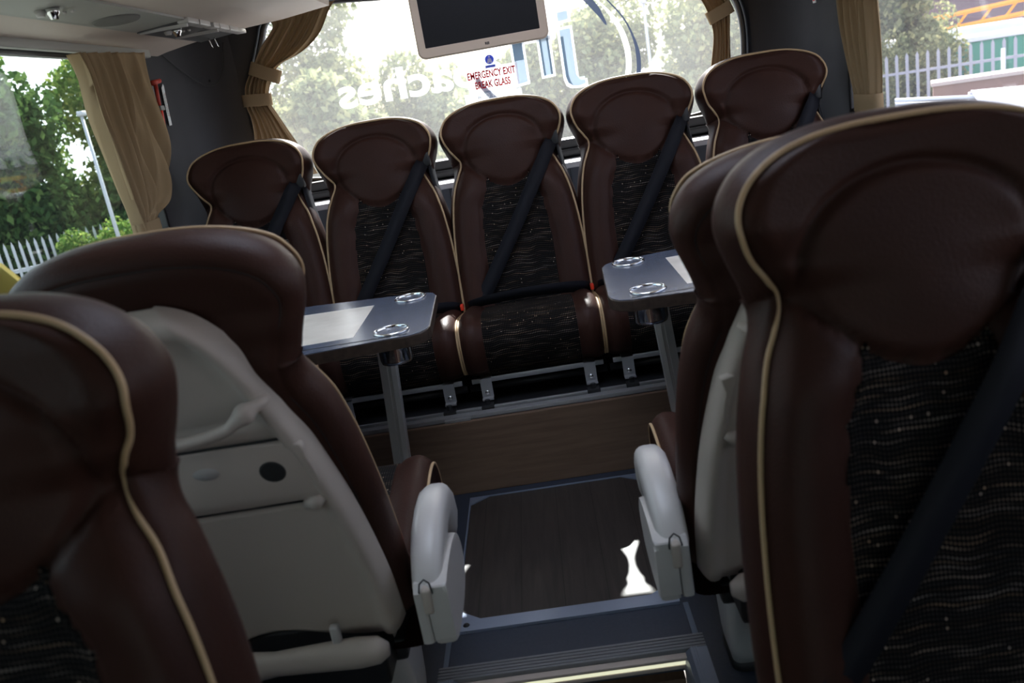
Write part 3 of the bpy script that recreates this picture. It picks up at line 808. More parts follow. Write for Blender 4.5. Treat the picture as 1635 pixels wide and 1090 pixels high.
def b_arm_slot(sx):
    def f(bm): 
        tube(bm, [(sx*0.254-0.0105, -0.004+0.012, 0.405), (sx*0.254-0.0105, 0.001, 0.428), (sx*0.254-0.008, 0.004, 0.440), (sx*0.254, 0.0065, 0.446), (sx*0.254+0.008, 0.004, 0.440), (sx*0.254+0.0105, 0.001, 0.428), (sx*0.254+0.0105, -0.004+0.012, 0.405)], 0.0016, 6)
    return f
def b_housing(sx):
    def f(bm):
        # side panel with a squared back, rounded towards the front
        pts = [(0.0, 0.335), (0.002, 0.420), (0.014, 0.434), (0.08, 0.438), (0.15, 0.432), (0.205, 0.415), (0.232, 0.385), (0.232, 0.350), (0.20, 0.325), (0.12, 0.312), (0.02, 0.322)]
        pts = [(p.x, p.y) for p in catmull([(a, b, 0) for a, b in pts], 3, True)]
        x0, x1 = sorted((sx*0.2535, sx*0.289)); prism(bm, pts, x0, x1, 'X', 0.008)
    return f
def b_housing_cover(sx):
    def f(bm):
        pts = [(-0.002, 0.330), (0.000, 0.424), (0.014, 0.436), (0.10, 0.438), (0.10, 0.312), (0.02, 0.318)]
        x0, x1 = sorted((sx*0.232, sx*0.2520)); prism(bm, pts, x0, x1, 'X', 0.006)
    return f
def b_pedestal(sx):
    def f(bm):
        loops = []
        for z, x, y, hx, hy in ((0.012, 0.118, 0.26, 0.026, 0.055), (0.05, 0.117, 0.257, 0.031, 0.062), (0.12, 0.112, 0.25, 0.040, 0.075), (0.20, 0.104, 0.235, 0.049, 0.10), (0.28, 0.092, 0.22, 0.060, 0.13), (0.315, 0.088, 0.22, 0.066, 0.14)):
            loops.append([(sx*x+p, y+q, z) for p, q in round_loop(0, 0, hx, hy, min(hx, hy)*0.7, 5)])
        loft(bm, loops)
    return f
def b_foot(sx):
    def f(bm): loft(bm, [[(sx*0.118+p, 0.26+q, z) for p, q in round_loop(0, 0, hx, hy, 0.024, 5)] for z, hx, hy in ((0.0, 0.030, 0.060), (0.014, 0.030, 0.060), (0.018, 0.028, 0.058))])
    return f
def b_footrest(sx):
    def f(bm):
        prof = [(-0.165, 0.010, 0.020), (-0.15, 0.020, 0.026), (-0.09, 0.024, 0.030), (-0.02, 0.018, 0.022), (0.06, 0.020, 0.026), (0.12, 0.023, 0.028), (0.155, 0.022, 0.024), (0.172, 0.010, 0.012)]
        loops = [[(sx*x, 0.005+0.9*p, 0.328+q) for p, q in [(hy*cos(2*pi*k/16), hz*sin(2*pi*k/16)) for k in range(16)]] for x, hy, hz in prof]
        loft(bm, loops)
    return f

def make_seat(kind, sx, loc, rotz, label, group, arm=True, belt=False, name='coach_seat', pose=None):
    """kind 'bay' or 'rear'; sx = side of the aisle armrest in the seat's own frame"""
    t = thing(name, label, 'seat', loc, rotz, group)
    def posed(o):
        if pose:                                  # recline (deg), size of the back, height of the head top
            rc, k, zt, xo = pose; dl = radians(rc)-TH
            Rm = Matrix.Rotation(dl, 3, 'X'); src = SP(0, 0, 0)*k
            tgt = Vector((xo, 0.162-(zt-0.40)*tan(radians(rc)), zt))
            o.location = tgt - Rm @ src; o.rotation_euler = (dl, 0, 0); o.scale = (k*(-1 if o.scale.x < 0 else 1), k, k)
        return o
    bk = obj('backrest', mesh_of('m_back', b_back), leather, t)
    posed(bk)
    if kind == 'bay': obj('back_seam', mesh_of('m_seam', b_back_seam), seam_m, bk)
    obj('backrest_fabric', mesh_of('m_backfab', b_fabric), fabric, bk)
    obj('backrest_piping', mesh_of('m_backpipe', b_piping), piping_m, bk)
    sh = posed(obj('back_shell', mesh_of('m_shell' if kind == 'bay' else 'm_shell_r', b_shell), plastic if kind == 'bay' else sill_grey, t))
    if kind == 'bay':
        solid(sh, 0.003, -1)
        tr = obj('tray_table', mesh_of('m_tray', b_tray), plastic, sh)
        obj('tray_gap', mesh_of('m_gap', lambda b: (tube(b, [SP(-0.152+0.0302*k, 0.2955, -0.1345) for k in range(11)], 0.0022, 6), tube(b, [SP(-0.150+0.0292*k, 0.4235, -0.1345) for k in range(11)], 0.0018, 6))), dark_gap, sh)
        obj('finger_hole', mesh_of('m_hole', lambda b: disc(b, sx*0.112, 0.352, -0.1397, 0.0205, 0.0205), False), dark_gap, sh)
        obj('oval_button', mesh_of('m_btn', lambda b: disc(b, sx*0.012, 0.338, -0.1397, 0.021, 0.012), True), plastic_light, sh)
        obj('tray_hinge', mesh_of('m_hinge%d' % sx, lambda b: tube(b, [SP(sx*0.142, 0.430, -0.134), SP(sx*0.158, 0.424, -0.141), SP(sx*0.172, 0.417, -0.139)], [0.009, 0.013, 0.007], 12)), plastic, sh)
        h = obj('grab_handle', mesh_of('m_handle', b_handle), plastic, t)
        if sx < 0: h.scale = (-1, 1, 1)
        posed(h)
        obj('pedestal', mesh_of('m_ped%d' % sx, b_pedestal(sx)), plastic_light, t)
        obj('pedestal_foot', mesh_of('m_foot%d' % sx, b_foot(sx)), rubber, t)
        obj('footrest', mesh_of('m_frest%d' % sx, b_footrest(sx)), plastic, t)
        obj('footrest_bracket', mesh_of('m_fbr%d' % sx, lambda b: box(b, sx*0.09-0.008, sx*0.09+0.008, 0.0, 0.015, 0.345, 0.385, 0.005)), plastic_light, t)
        obj('seat_frame', mesh_of('m_frame', lambda b: (box(b, -0.17, 0.17, 0.12, 0.46, 0.215, 0.262, 0.01), box(b, -0.15, 0.15, 0.05, 0.16, 0.22, 0.36, 0.01))), black_steel, t)
        if arm:
            a = obj('armrest', mesh_of('m_arm%d' % sx, b_arm(sx)), plastic_light, t)
            obj('pivot', mesh_of('m_piv%d' % sx, b_arm_pivot(sx)), plastic, a)
            obj('pivot_slot', mesh_of('m_slot%d' % sx, b_arm_slot(sx)), dark_gap, a)
            hs = obj('side_panel', mesh_of('m_hous%d' % sx, b_housing(sx), False), plastic_light, t)
            obj('side_panel_cover', mesh_of('m_hcov%d' % sx, b_housing_cover(sx), False), plastic_light, t)
        obj('belt_buckle', mesh_of('m_buck%d' % sx, lambda b: box(b, sx*0.228-0.010, sx*0.228+0.010, 0.140, 0.170, 0.415, 0.452, 0.003)), red_m, t)
    else:
        for s_ in (-1, 1):
            def br(b, s_=s_):
                box(b, s_*0.165-0.018, s_*0.165+0.018, 0.50, 0.506, 0.200, 0.262)
                box(b, s_*0.165-0.018, s_*0.165+0.018, 0.30, 0.506, 0.256, 0.262)
                box(b, s_*0.165-0.018, s_*0.165+0.018, 0.500, 0.530, 0.197, 0.203, 0.002)
            bb = obj('floor_bracket', mesh_of('m_br%d' % s_, br, False), zinc, t)
            obj('bolt', mesh_of('m_bolt%d' % s_, lambda b, s_=s_: lathe(b, [(0.0, 0.512), (0.006, 0.512), (0.008, 0.508), (0.008, 0.505)], (s_*0.165, 0, 0.218), 10, 'Y')), chrome, bb)
            def cl(b, s_=s_):
                box(b, s_*0.165-0.020, s_*0.165+0.020, 0.545, 0.585, 0.185, 0.199, 0.003)
                lathe(b, [(0.0, 0.213), (0.008, 0.213), (0.010, 0.199)], (s_*0.165, 0.562, 0), 8)
            obj('rail_clamp', mesh_of('m_cl%d' % s_, cl, False), black_steel, t)
        obj('seat_frame', mesh_of('m_frame_r', lambda b: (box(b, -0.20, 0.20, 0.12, 0.44, 0.200, 0.262, 0.01), tube(b, [(-0.22, 0.47, 0.225), (0.22, 0.47, 0.225)], 0.012, 10))), black_steel, t)
        obj('frame_lip', mesh_of('m_lip', lambda b: box(b, -0.21, 0.21, 0.488, 0.496, 0.246, 0.262, 0.002)), zinc, t)
    cu = obj('seat_cushion', mesh_of('m_cush', b_cushion), leather, t)
    obj('cushion_fabric', mesh_of('m_cushfab', b_cush_fabric), fabric, cu)
    for s_ in (-1, 1): obj('cushion_piping', mesh_of('m_cpipe%d' % s_, b_cush_pipe(s_)), piping_m, cu)
    if belt:
        b1 = posed(obj('seat_belt', mesh_of('m_belt', b_belt_diag), belt_m, t)); solid(b1, 0.0016)
        b3 = posed(obj('side_strap', mesh_of('m_belt3', b_belt_side), belt_m, t)); solid(b3, 0.0016)
        def gd(b):
            for p in [SP(-0.180, 0.150, -0.015)]:
                box(b, p.x-0.010, p.x+0.018, p.y-0.022, p.y+0.022, p.z-0.030, p.z+0.026, 0.008)
        posed(obj('belt_guide', mesh_of('m_guide', gd), black_steel, t))
        if kind == 'rear':
            b2 = obj('lap_belt', mesh_of('m_belt2', b_belt_lap), belt_m, t); solid(b2, 0.0016)
            obj('belt_buckle', mesh_of('m_buckr', lambda b: box(b, -0.229, -0.217, 0.19, 0.215, 0.418, 0.438, 0.003)), red_m, t)
    return t
REAR = ['brown leather rear bench seat with tan piping, leftmost of the five under the rear window',
        'brown leather rear bench seat with tan piping, second from the left behind the left table',
        'brown leather rear bench seat with tan piping, middle one facing down the aisle',
        'brown leather rear bench seat with tan piping, behind the aisle end of the right table',
        'brown leather rear bench seat with tan piping, rightmost one in front of the dark pillar']
for k in range(5):
    make_seat('rear', 1, (-0.90+0.45*k, 3.015, 0.060), pi, REAR[k], 'seats of the rear row', belt=True)
G2 = 'seats turned away towards the rear tables'
PL, PR, PNL, PNR = (16, 0.96, 1.064, -0.020), (16, 0.95, 1.045, 0.0), (8.5, 0.865, 1.070, 0.0), (10, 0.88, 1.080, 0.0)
make_seat('bay', 1, (-0.449, 1.193, 0), 0, 'brown seat seen from behind left of the aisle, grey shell with grab handle and tray', G2, pose=PL)
make_seat('bay', 1, (-0.905, 1.193, 0), 0, 'brown window seat seen from behind beside the left side window', G2, arm=False, pose=PL)
make_seat('bay', -1, (0.472, 1.223, 0), 0, 'brown seat seen from behind right of the aisle, mostly hidden by the large near seat', G2, pose=PR)
make_seat('bay', -1, (0.925, 1.223, 0), 0, 'brown window seat by the right window, only its top corner showing', G2, arm=False, pose=PR)
G3 = 'large blurred seats nearest the viewer'
make_seat('bay', -1, (-0.457, 0.752, 0), pi, 'large blurred brown seat facing the viewer at the lower left corner', G3, arm=False, pose=PNL)
make_seat('bay', 1, (0.466, 0.952, 0), pi, 'large blurred brown seat facing the viewer filling the right side, with a diagonal belt', G3, arm=False, belt=True, pose=PNR)

# track on the riser edge
bm = bmesh.new()
box(bm, -XW+0.02, XW-0.02, 2.405, 2.432, 0.236, 0.250, 0.002); box(bm, -XW+0.02, XW-0.02, 2.440, 2.450, 0.236, 0.256, 0.002)
box(bm, -0.30, -0.22, 2.392, 2.404, 0.238, 0.246, 0.001)
tk = obj('seat_track', bm, zinc, None, False); tag(tk, 'long metal rail along the riser edge below the rear seats', 'rail')

# ================================================================== tables
def table(sx, label, lx):
    t = thing('bay_table', label, 'table', (sx*0.5, 2.08, 0.0), 0, 'tables in front of the rear row')
    def L(x, y): return (sx*x - sx*0.5, y-2.08)
    front = [(0.212, 1.925), (0.216, 1.900), (0.232, 1.872), (0.262, 1.858), (0.30, 1.858), (0.60, 1.825), (0.90, 1.80), (1.14, 1.79)]
    back = [(1.14, 2.40), (0.90, 2.385), (0.60, 2.352), (0.30, 2.297), (0.262, 2.290), (0.238, 2.270), (0.226, 2.235)]
    pts = [L(x, y) for x, y in front+back]
    bm = bmesh.new(); prism(bm, pts, 0.648, 0.6745, 'Z', 0.003); tt = obj('tabletop', bm, table_edge_m, t, False)
    def shrink(P, k):
        cx_ = sum(p[0] for p in P)/len(P); cy_ = sum(p[1] for p in P)/len(P)
        return [(cx_+(x-cx_)*(1-k), cy_+(y-cy_)*(1-2.3*k)) for x, y in P]
    bm = bmesh.new(); prism(bm, shrink(pts, 0.006), 0.6740, 0.6762, 'Z', 0.0006); obj('top_surface', bm, table_top_m, tt, False)
    bm = bmesh.new(); P = [(0.398, 1.923), (1.05, 1.90), (1.05, 2.275), (0.398, 2.228)]
    prism(bm, [L(x, y) for x, y in P], 0.6758, 0.6768, 'Z'); obj('inlay', bm, inlay_m, tt, False)
    bm = bmesh.new(); box(bm, *sorted((L(0.262, 0)[0], L(1.10, 0)[0])), 1.875-2.08, 1.879-2.08, 0.6760, 0.6768); obj('groove', bm, dark_gap, tt, False)
    for (x, y) in ((0.306, 1.925), (0.300, 2.245)):
        bx, by = L(x, y)
        bm = bmesh.new(); lathe(bm, [(0.0, 0.6772), (0.036, 0.6772), (0.0385, 0.6815), (0.041, 0.6822), (0.0435, 0.6800), (0.0440, 0.6764)], (bx, by, 0), 32)
        # open bowl: inner wall
        bm.free(); bm = bmesh.new()
        lathe(bm, [(0.030, 0.6030), (0.034, 0.6040), (0.0365, 0.6090), (0.0380, 0.6600), (0.0390, 0.6795), (0.0405, 0.6815), (0.0425, 0.6812), (0.0442, 0.6785), (0.0442, 0.6763), (0.0405, 0.6740), (0.0398, 0.6100), (0.037, 0.6010), (0.0, 0.6005)], (bx, by, 0), 36)
        obj('cup_holder', bm, chrome, t)
    bm = bmesh.new()
    # table leg: aluminium extrusion with grooves
    cx_, cy_ = lx, 2.10
    sec = [(-0.021, -0.019), (-0.008, -0.021), (-0.006, -0.017), (0.000, -0.017), (0.002, -0.021), (0.021, -0.019), (0.022, -0.006), (0.018, -0.004), (0.018, 0.004), (0.022, 0.006), (0.021, 0.019), (0.006, 0.021), (0.004, 0.017), (-0.004, 0.017), (-0.006, 0.021), (-0.021, 0.019), (-0.022, 0.006), (-0.018, 0.004), (-0.018, -0.004), (-0.022, -0.006)]
    lp = []
    for z, dx in ((0.012, -0.045), (0.648, 0.0)): lp.append([(sx*(cx_-dx+p-0.5), cy_+q-2.08, z) for p, q in sec])
    loft(bm, lp); obj('leg', bm, metal_m, t, False)
    bm = bmesh.new(); lathe(bm, [(0.05, 0.0), (0.05, 0.006), (0.045, 0.012), (0.0, 0.012)], (sx*(cx_+0.045-0.5), cy_-2.08, 0), 24); obj('base_plate', bm, alu_trim, t)
    bm = bmesh.new(); prism(bm, [(sx*(a-0.5), b) for a, b in ((0.33, 0.648), (0.47, 0.648), (0.42, 0.600), (0.385, 0.592))], 2.06-2.08, 2.14-2.08, 'Y'); obj('leg_bracket', bm, sill_grey, t, False)
    return t
table(-1, 'dark slate bay table with cream inlay and two chrome cup holders, left of the aisle', 0.360)
table(1, 'dark slate bay table with cream inlay and two chrome cup holders, right of the aisle', 0.345)

# ================================================================== monitor
t = thing('monitor', 'cream framed monitor with a dark screen hanging in front of the rear window', 'screen', (-0.004, 2.78, 1.30))
L_ = round_loop(0, 0.165, 0.206, 0.165, 0.022, 5)
bm = bmesh.new()
rings = []
for (L, y) in ((round_loop(0, 0.165, 0.20, 0.159, 0.022, 5), 0.045), (L_, 0.030), (L_, 0.004), (round_loop(0, 0.165, 0.202, 0.161, 0.022, 5), 0.0), (round_loop(0, 0.1695, 0.180, 0.1385, 0.003, 5), 0.0), (round_loop(0, 0.1695, 0.180, 0.1385, 0.003, 5), 0.006)):
    rings.append([bm.verts.new((x, y, z)) for x, z in L])
for a, b in zip(rings, rings[1:]):
    for i in range(len(a)): bm.faces.new((a[i], a[(i+1) % len(a)], b[(i+1) % len(b)], b[i]))
bm.faces.new(rings[0])
o = obj('monitor_case', bm, screen_frame, t); auto_smooth(o, 30)
bm = bmesh.new(); box(bm, -0.180, 0.180, 0.004, 0.008, 0.031, 0.308); obj('screen', bm, screen_m, t, False)
bm = bmesh.new(); box(bm, -0.05, 0.05, 0.03, 0.055, 0.22, 0.40, 0.004); box(bm, -0.04, 0.04, 0.036, 0.054, 0.36, 0.66); obj('bracket', bm, screen_frame, t)
def text_mesh(s, size, bold=False, mirror=False, extrude=0.0004, align='CENTER', sx=1.0, space=1.0, off=0.0):
    cu = bpy.data.curves.new('lettering', 'FONT'); cu.body = s; cu.size = size; cu.align_x = align; cu.extrude = extrude; cu.space_character = space
    cu.offset = off
    ob = bpy.data.objects.new('lettering', cu); COL.objects.link(ob)
    bpy.context.view_layer.update()
    dg = bpy.context.evaluated_depsgraph_get(); me = bpy.data.meshes.new_from_object(ob.evaluated_get(dg))
    bpy.data.objects.remove(ob); 
    for v in me.vertices:
        x, y, z = v.co; v.co = ((-x if mirror else x)*sx, -z, y)
    return me
o = obj('maker_mark', text_mesh('REI', 0.010, off=0.0005), black_steel, t); o.location = (0.012, -0.0008, 0.012)

# ================================================================== curtains
def curtain(name, label, rows, plane, pleats, amp, bands, m=curtain_m, loose=None, group='tied-back tan curtains'):
    """rows: list of (a_left, z_left, a_right, z_right); plane(a, z, d) -> Vector"""
    t = thing(name, label, 'curtain', plane(rows[0][0], rows[0][1], 0), 0, group)
    base = Vector(t.location)
    Lp = catmull([(r[0], r[1], 0) for r in rows], 6); Rp = catmull([(r[2], r[3], 0) for r in rows], 6)
    NR = len(Lp); NU = pleats*10; bm = bmesh.new(); G = []
    for i in range(NR):
        a, b = Lp[i], Rp[i]; row = []; w = (b-a).length; tt = i/(NR-1)
        for j in range(NU+1):
            q = j/NU; qq = q
            if loose: 
                # folds are gathered on the left, the right part hangs loose
                qq = q**loose
            p = a + (b-a)*qq
            ph = q*pleats*2*pi + 1.3*sin(tt*2.2+q*9) 
            A = amp*(0.75+0.6*noise.noise(Vector((q*6, tt*2, 3.1))))
            d = A*sin(ph) + 0.4*A*sin(ph*2.1+1+tt*3)
            if loose and q > 0.5:
                kq = sstep(0.5, 0.7, q); d = d*(1-0.75*kq) + kq*sin(pi*min(1, tt*1.25))*(0.020*sin((q-0.5)*22 - tt*13) + 0.010*sin((q-0.5)*41 - tt*21+1.0))
            side = 0.3*A*cos(ph)
            row.append(bm.verts.new(plane(p.x+side*0.5, p.y, d) - base))
        G.append(row)
    grid_faces(bm, G)
    o = obj('cloth', bm, m, t); solid(o, 0.0012)
    for (p0, p1, h, dd) in bands:
        bm = bmesh.new(); P0, P1 = Vector((*p0, 0)), Vector((*p1, 0)); ax = (P1-P0); L = ax.length; ax.normalize(); nn = Vector((-ax.y, ax.x, 0))
        G = []
        for k in range(25):
            a_ = 2*pi*k/24; x = -cos(a_)*L/2+L/2; d = sin(a_)*dd
            d = dd*(abs(sin(a_))**0.5)*(1 if sin(a_) >= 0 else -1)
            row = []
            for s_ in (-0.5, -0.46, 0.46, 0.5):
                p = P0 + ax*x + nn*(h*s_); row.append(bm.verts.new(plane(p.x, p.y, d*(1.0 if abs(s_) < 0.48 else 0.97)) - base))
            G.append(row)
        grid_faces(bm, G); ob = obj('tie_band', bm, m, t); solid(ob, 0.0015)
    return t
plL = lambda a, z, d: Vector((-1.105 + d, a, z))
curtain('curtain', 'tan tied-back curtain at the rear end of the left side window, with a loose fold', [
    (2.440, 1.462, 2.900, 1.480), (2.462, 1.405, 2.885, 1.40), (2.462, 1.290, 2.885, 1.30), (2.478, 1.200, 2.875, 1.17), (2.495, 1.08, 2.840, 1.068), (2.506, 1.02, 2.770, 1.012), (2.512, 0.975, 2.648, 0.978), (2.512, 0.930, 2.632, 0.93), (2.50, 0.86, 2.65, 0.86), (2.49, 0.78, 2.68, 0.78)],
    plL, 7, 0.024, [((2.502, 0.948), (2.644, 0.948), 0.050, 0.022)], loose=1.35)
plR = lambda a, z, d: Vector((1.105 - d, a, z))
curtain('curtain', 'tan tied-back curtain at the rear end of the right side window', [
    (2.86, 1.47, 2.52, 1.47), (2.835, 1.35, 2.545, 1.35), (2.82, 1.257, 2.553, 1.25), (2.798, 1.163, 2.550, 1.15), (2.758, 1.069, 2.550, 1.06), (2.712, 0.985, 2.556, 0.98), (2.700, 0.94, 2.556, 0.94), (2.70, 0.86, 2.55, 0.86), (2.71, 0.78, 2.54, 0.78)],
    plR, 6, 0.015, [((2.712, 0.955), (2.548, 0.955), 0.052, 0.022)])
plB = lambda a, z, d: Vector((a, 3.345 - d, z))
curtain('curtain', 'tan curtain with two tie bands at the left edge of the rear window', [
    (-0.80, 1.56, -0.535, 1.585), (-0.785, 1.53, -0.565, 1.555), (-0.845, 1.47, -0.622, 1.48), (-0.895, 1.405, -0.70, 1.43), (-0.935, 1.35, -0.80, 1.395), (-0.948, 1.31, -0.850, 1.33), (-0.953, 1.27, -0.864, 1.275), (-0.946, 1.223, -0.842, 1.215), (-0.95, 1.16, -0.815, 1.15), (-0.965, 1.10, -0.785, 1.08), (-0.975, 1.00, -0.745, 0.98)],
    plB, 7, 0.010, [((-0.905, 1.405), (-0.800, 1.352), 0.048, 0.020), ((-0.962, 1.292), (-0.852, 1.282), 0.044, 0.020)])
curtain('curtain', 'tan tied-back curtain at the right edge of the rear window', [
    (0.60, 1.57, 0.80, 1.58), (0.68, 1.48, 0.86, 1.48), (0.765, 1.40, 0.882, 1.40), (0.800, 1.345, 0.892, 1.345), (0.818, 1.29, 0.896, 1.29), (0.826, 1.225, 0.890, 1.225), (0.806, 1.12, 0.885, 1.12), (0.79, 1.04, 0.90, 1.04), (0.77, 0.97, 0.92, 0.97)],
    plB, 6, 0.010, [((0.812, 1.288), (0.904, 1.322), 0.046, 0.018)])

# ================================================================== hammer, labels, grooves on the walls
HX = -1.162
t = thing('emergency_hammer', 'red emergency hammer in a grey clip on the dark left rear pillar', 'hammer', (HX, 3.055, 1.32))
bm = bmesh.new(); tube(bm, [(0.014, -0.055, -0.075), (0.014, -0.042, -0.018)], [0.0095, 0.0085], 12); obj('handle', bm, red_m, t)
bm = bmesh.new(); tube(bm, [(0.014, -0.040, -0.010), (0.014, -0.022, 0.068)], 0.0065, 12); tube(bm, [(0.014, -0.045, 0.070), (0.014, 0.020, 0.078)], [0.009, 0.0075], 12); obj('hammer_head', bm, mat('red_paint', (0.5, 0.05, 0.03), .5), t)
bm = bmesh.new(); box(bm, 0.0, 0.026, -0.058, -0.026, -0.022, -0.006, 0.003); prism(bm, [(-0.060, 0.062), (-0.036, 0.064), (-0.040, -0.01), (-0.052, -0.014)], 0.0, 0.010, 'X'); obj('clip', bm, mat('clip_grey', (0.28, 0.28, 0.27), 0.5), t)
t = thing('hammer_label', 'white strip label with red lettering beside the emergency hammer', 'label', (HX, 3.118, 1.318))
bm = bmesh.new(); prism(bm, [(-0.030, -0.072), (-0.008, -0.071), (0.014, 0.066), (0.010, 0.072), (-0.010, 0.058)], 0.0, 0.0015, 'X'); obj('label_plate', bm, white_m, t, False)
for (s_, off_) in (('EMERGENCY', -0.0085), ('BREAK GLASS', 0.0025)):
    me = text_mesh(s_, 0.0135, extrude=0.0003); o = obj('lettering', me, mat('red_ink', (0.55, 0.02, 0.02), 0.5), t)
    # runs up the strip
    for v in me.vertices:
        x, y, z = v.co; along = x; up = z
        v.co = (0.0020, off_ - up*0.75 + along*0.165, along*1.0+0.0)
bm = bmesh.new(); prism(bm, [(3.17, 1.275), (3.20, 1.275), (3.235, 1.40), (3.20, 1.40)], 1.150, 1.1525, 'X'); o = obj('wall_label', bm, white_m, None, False)
tag(o, 'small white label at the top of the dark right rear pillar, mostly out of frame', 'label')
bm = bmesh.new(); prism(bm, [(3.178, 1.282), (3.195, 1.282), (3.200, 1.300), (3.185, 1.300)], 1.1485, 1.1502, 'X'); m_ = obj('red_mark', bm, red_m, o, False)
# seam of the access flap on the left pillar
pts = catmull([(-1.168, 3.18, 1.50), (-1.150, 3.28, 1.44), (-1.118, 3.365, 1.385), (-1.095, 3.398, 1.372), (-1.068, 3.425, 1.380), (-1.040, 3.445, 1.43), (-1.02, 3.455, 1.52)], 8)
bm = bmesh.new(); tube(bm, [p + Vector((0.004, -0.004, 0)) for p in pts], 0.0022, 6); struct('trim_10', bm, black_steel, True)
bm = bmesh.new(); lathe(bm, [(0.0, -0.004), (0.004, -0.003), (0.005, 0.0)], (-1.085, 3.398, 1.388), 10, 'Y'); struct('trim_10', bm, black_steel)

# ================================================================== films and lettering on the rear window
YD = YR + 0.010
def flat(bm, pts, y=YD, th=0.0006):
    prism(bm, pts, y, y+th, 'Y')
t = thing('exit_sticker', 'clear sticker reading EMERGENCY EXIT BREAK GLASS in red on the rear window', 'sticker', (-0.015, YD, 1.215))
bm = bmesh.new(); flat(bm, [(-0.098, -0.042), (0.104, -0.040), (0.106, 0.048), (-0.100, 0.046)], 0.0); obj('sticker_film', bm, dec_pink, t, False)
for s_, z, w in (('EMERGENCY EXIT', 0.010, 0.190), ('BREAK GLASS', -0.028, 0.140)):
    me = text_mesh(s_, 0.0355, off=0.0010); xs = [v.co.x for v in me.vertices]; k = w/(max(xs)-min(xs))
    for v in me.vertices: v.co.x *= k; v.co.z *= 1.06
    o = obj('lettering', me, dec_red, t); o.location = (0.0, -0.002, z)
t = thing('camera_sticker', 'clear sticker with mirrored white camera wording below the exit sticker', 'sticker', (-0.018, YD, 1.150))
bm = bmesh.new(); flat(bm, [(-0.115, -0.036), (0.112, -0.030), (0.110, 0.022), (-0.116, 0.022)], 0.0); obj('sticker_film', bm, dec_grey, t, False)
for s_, z, w in (('REAR VIEW CAMERA', -0.002, 0.215), ('IN OPERATION', -0.026, 0.165)):
    me = text_mesh(s_, 0.026, mirror=True, off=0.0006); xs = [v.co.x for v in me.vertices]; k = w/(max(xs)-min(xs))
    for v in me.vertices: v.co.x *= k
    o = obj('lettering', me, dec_white, t); o.location = (0.0, -0.002, z)
t = thing('belt_sticker', 'small round blue sticker with a white figure above the exit sticker', 'sticker', (-0.013, YD, 1.286))
bm = bmesh.new(); flat(bm, [(-0.024, -0.028), (0.024, -0.028), (0.024, 0.026), (-0.024, 0.026)], 0.0); obj('sticker_film', bm, dec_white, t, False)
bm = bmesh.new(); flat(bm, [(0.0175*cos(2*pi*k/28), 0.003+0.0175*sin(2*pi*k/28)) for k in range(28)], -0.002); flat(bm, [(-0.019, -0.027), (0.019, -0.027), (0.019, -0.018), (-0.019, -0.018)], -0.002); obj('blue_print', bm, dec_blue, t, False)
bm = bmesh.new(); flat(bm, [(0.004*cos(2*pi*k/12), 0.013+0.004*sin(2*pi*k/12)) for k in range(12)], -0.004)
flat(bm, [(-0.006, 0.007), (0.006, 0.007), (0.009, -0.003), (0.011, -0.010), (0.004, -0.011), (0.0, -0.006), (-0.004, -0.011), (-0.011, -0.010), (-0.009, -0.003)], -0.004); obj('white_figure', bm, dec_white, t, False)
t = thing('window_lettering', 'large mirrored white and blue-grey company lettering on the rear window', 'lettering', (0, YD+0.004, 1.2))
me = text_mesh('coaches', 0.165, mirror=True, off=0.004); xs = [v.co.x for v in me.vertices]; k = 0.665/(max(xs)-min(xs))
mid = (max(xs)+min(xs))/2
for v in me.vertices: v.co.x = (v.co.x-mid)*k
o = obj('small_word', me, dec_white, t); o.location = (-0.297, 0, 0.004)
def stroke(pts, grow):
    cx_ = sum(p[0] for p in pts)/len(pts); cz_ = sum(p[1] for p in pts)/len(pts); outp = []
    for x, z in pts: outp.append((x+(grow if x > cx_ else -grow), z+(grow if z > cz_ else -grow)))
    return outp
shapes = {
 'dot': [(0.272, 1.382), (0.312, 1.384), (0.312, 1.416), (0.272, 1.414)],
 'j': [(0.272, 1.350), (0.272, 1.175), (0.279, 1.150), (0.296, 1.138), (0.318, 1.134), (0.346, 1.138), (0.346, 1.166), (0.322, 1.166), (0.314, 1.176), (0.314, 1.352)],
 'n1': [(0.188, 1.192), (0.226, 1.194), (0.226, 1.330), (0.188, 1.330)],
 'n2': [(0.082, 1.178), (0.122, 1.182), (0.122, 1.330), (0.082, 1.330)],
 'nb': [(0.095, 1.330), (0.226, 1.330), (0.226, 1.352), (0.205, 1.352), (0.196, 1.345), (0.170, 1.354), (0.130, 1.354), (0.100, 1.345)]}
bm = bmesh.new()
for k_, P in shapes.items(): flat(bm, stroke(P, 0.009), 0.004)
for v in bm.verts: v.co.z -= 1.2
obj('letter_outline', bm, dec_white, t, False)
bm = bmesh.new()
for k_, P in shapes.items(): flat(bm, P, 0.0)
for v in bm.verts: v.co.z -= 1.2
obj('big_letters', bm, dec_pale, t, False)
bm = bmesh.new()
flat(bm, [(0.273, 1.325), (0.273, 1.176), (0.280, 1.152), (0.297, 1.139), (0.288, 1.158), (0.284, 1.18), (0.284, 1.325)], -0.002)
flat(bm, [(0.189, 1.193), (0.197, 1.193), (0.197, 1.329), (0.189, 1.329)], -0.002); flat(bm, [(0.217, 1.193), (0.225, 1.194), (0.225, 1.329), (0.217, 1.329)], -0.002)
flat(bm, [(0.083, 1.262), (0.088, 1.266), (0.121, 1.266), (0.121, 1.329), (0.083, 1.329)], -0.002)
for v in bm.verts: v.co.z -= 1.2
obj('letter_shading', bm, dec_mid, t, False)
t = thing('window_swoosh', 'curved slate and white arcs printed on the rear window right of the lettering', 'lettering', (0.45, YD+0.004, 1.2))
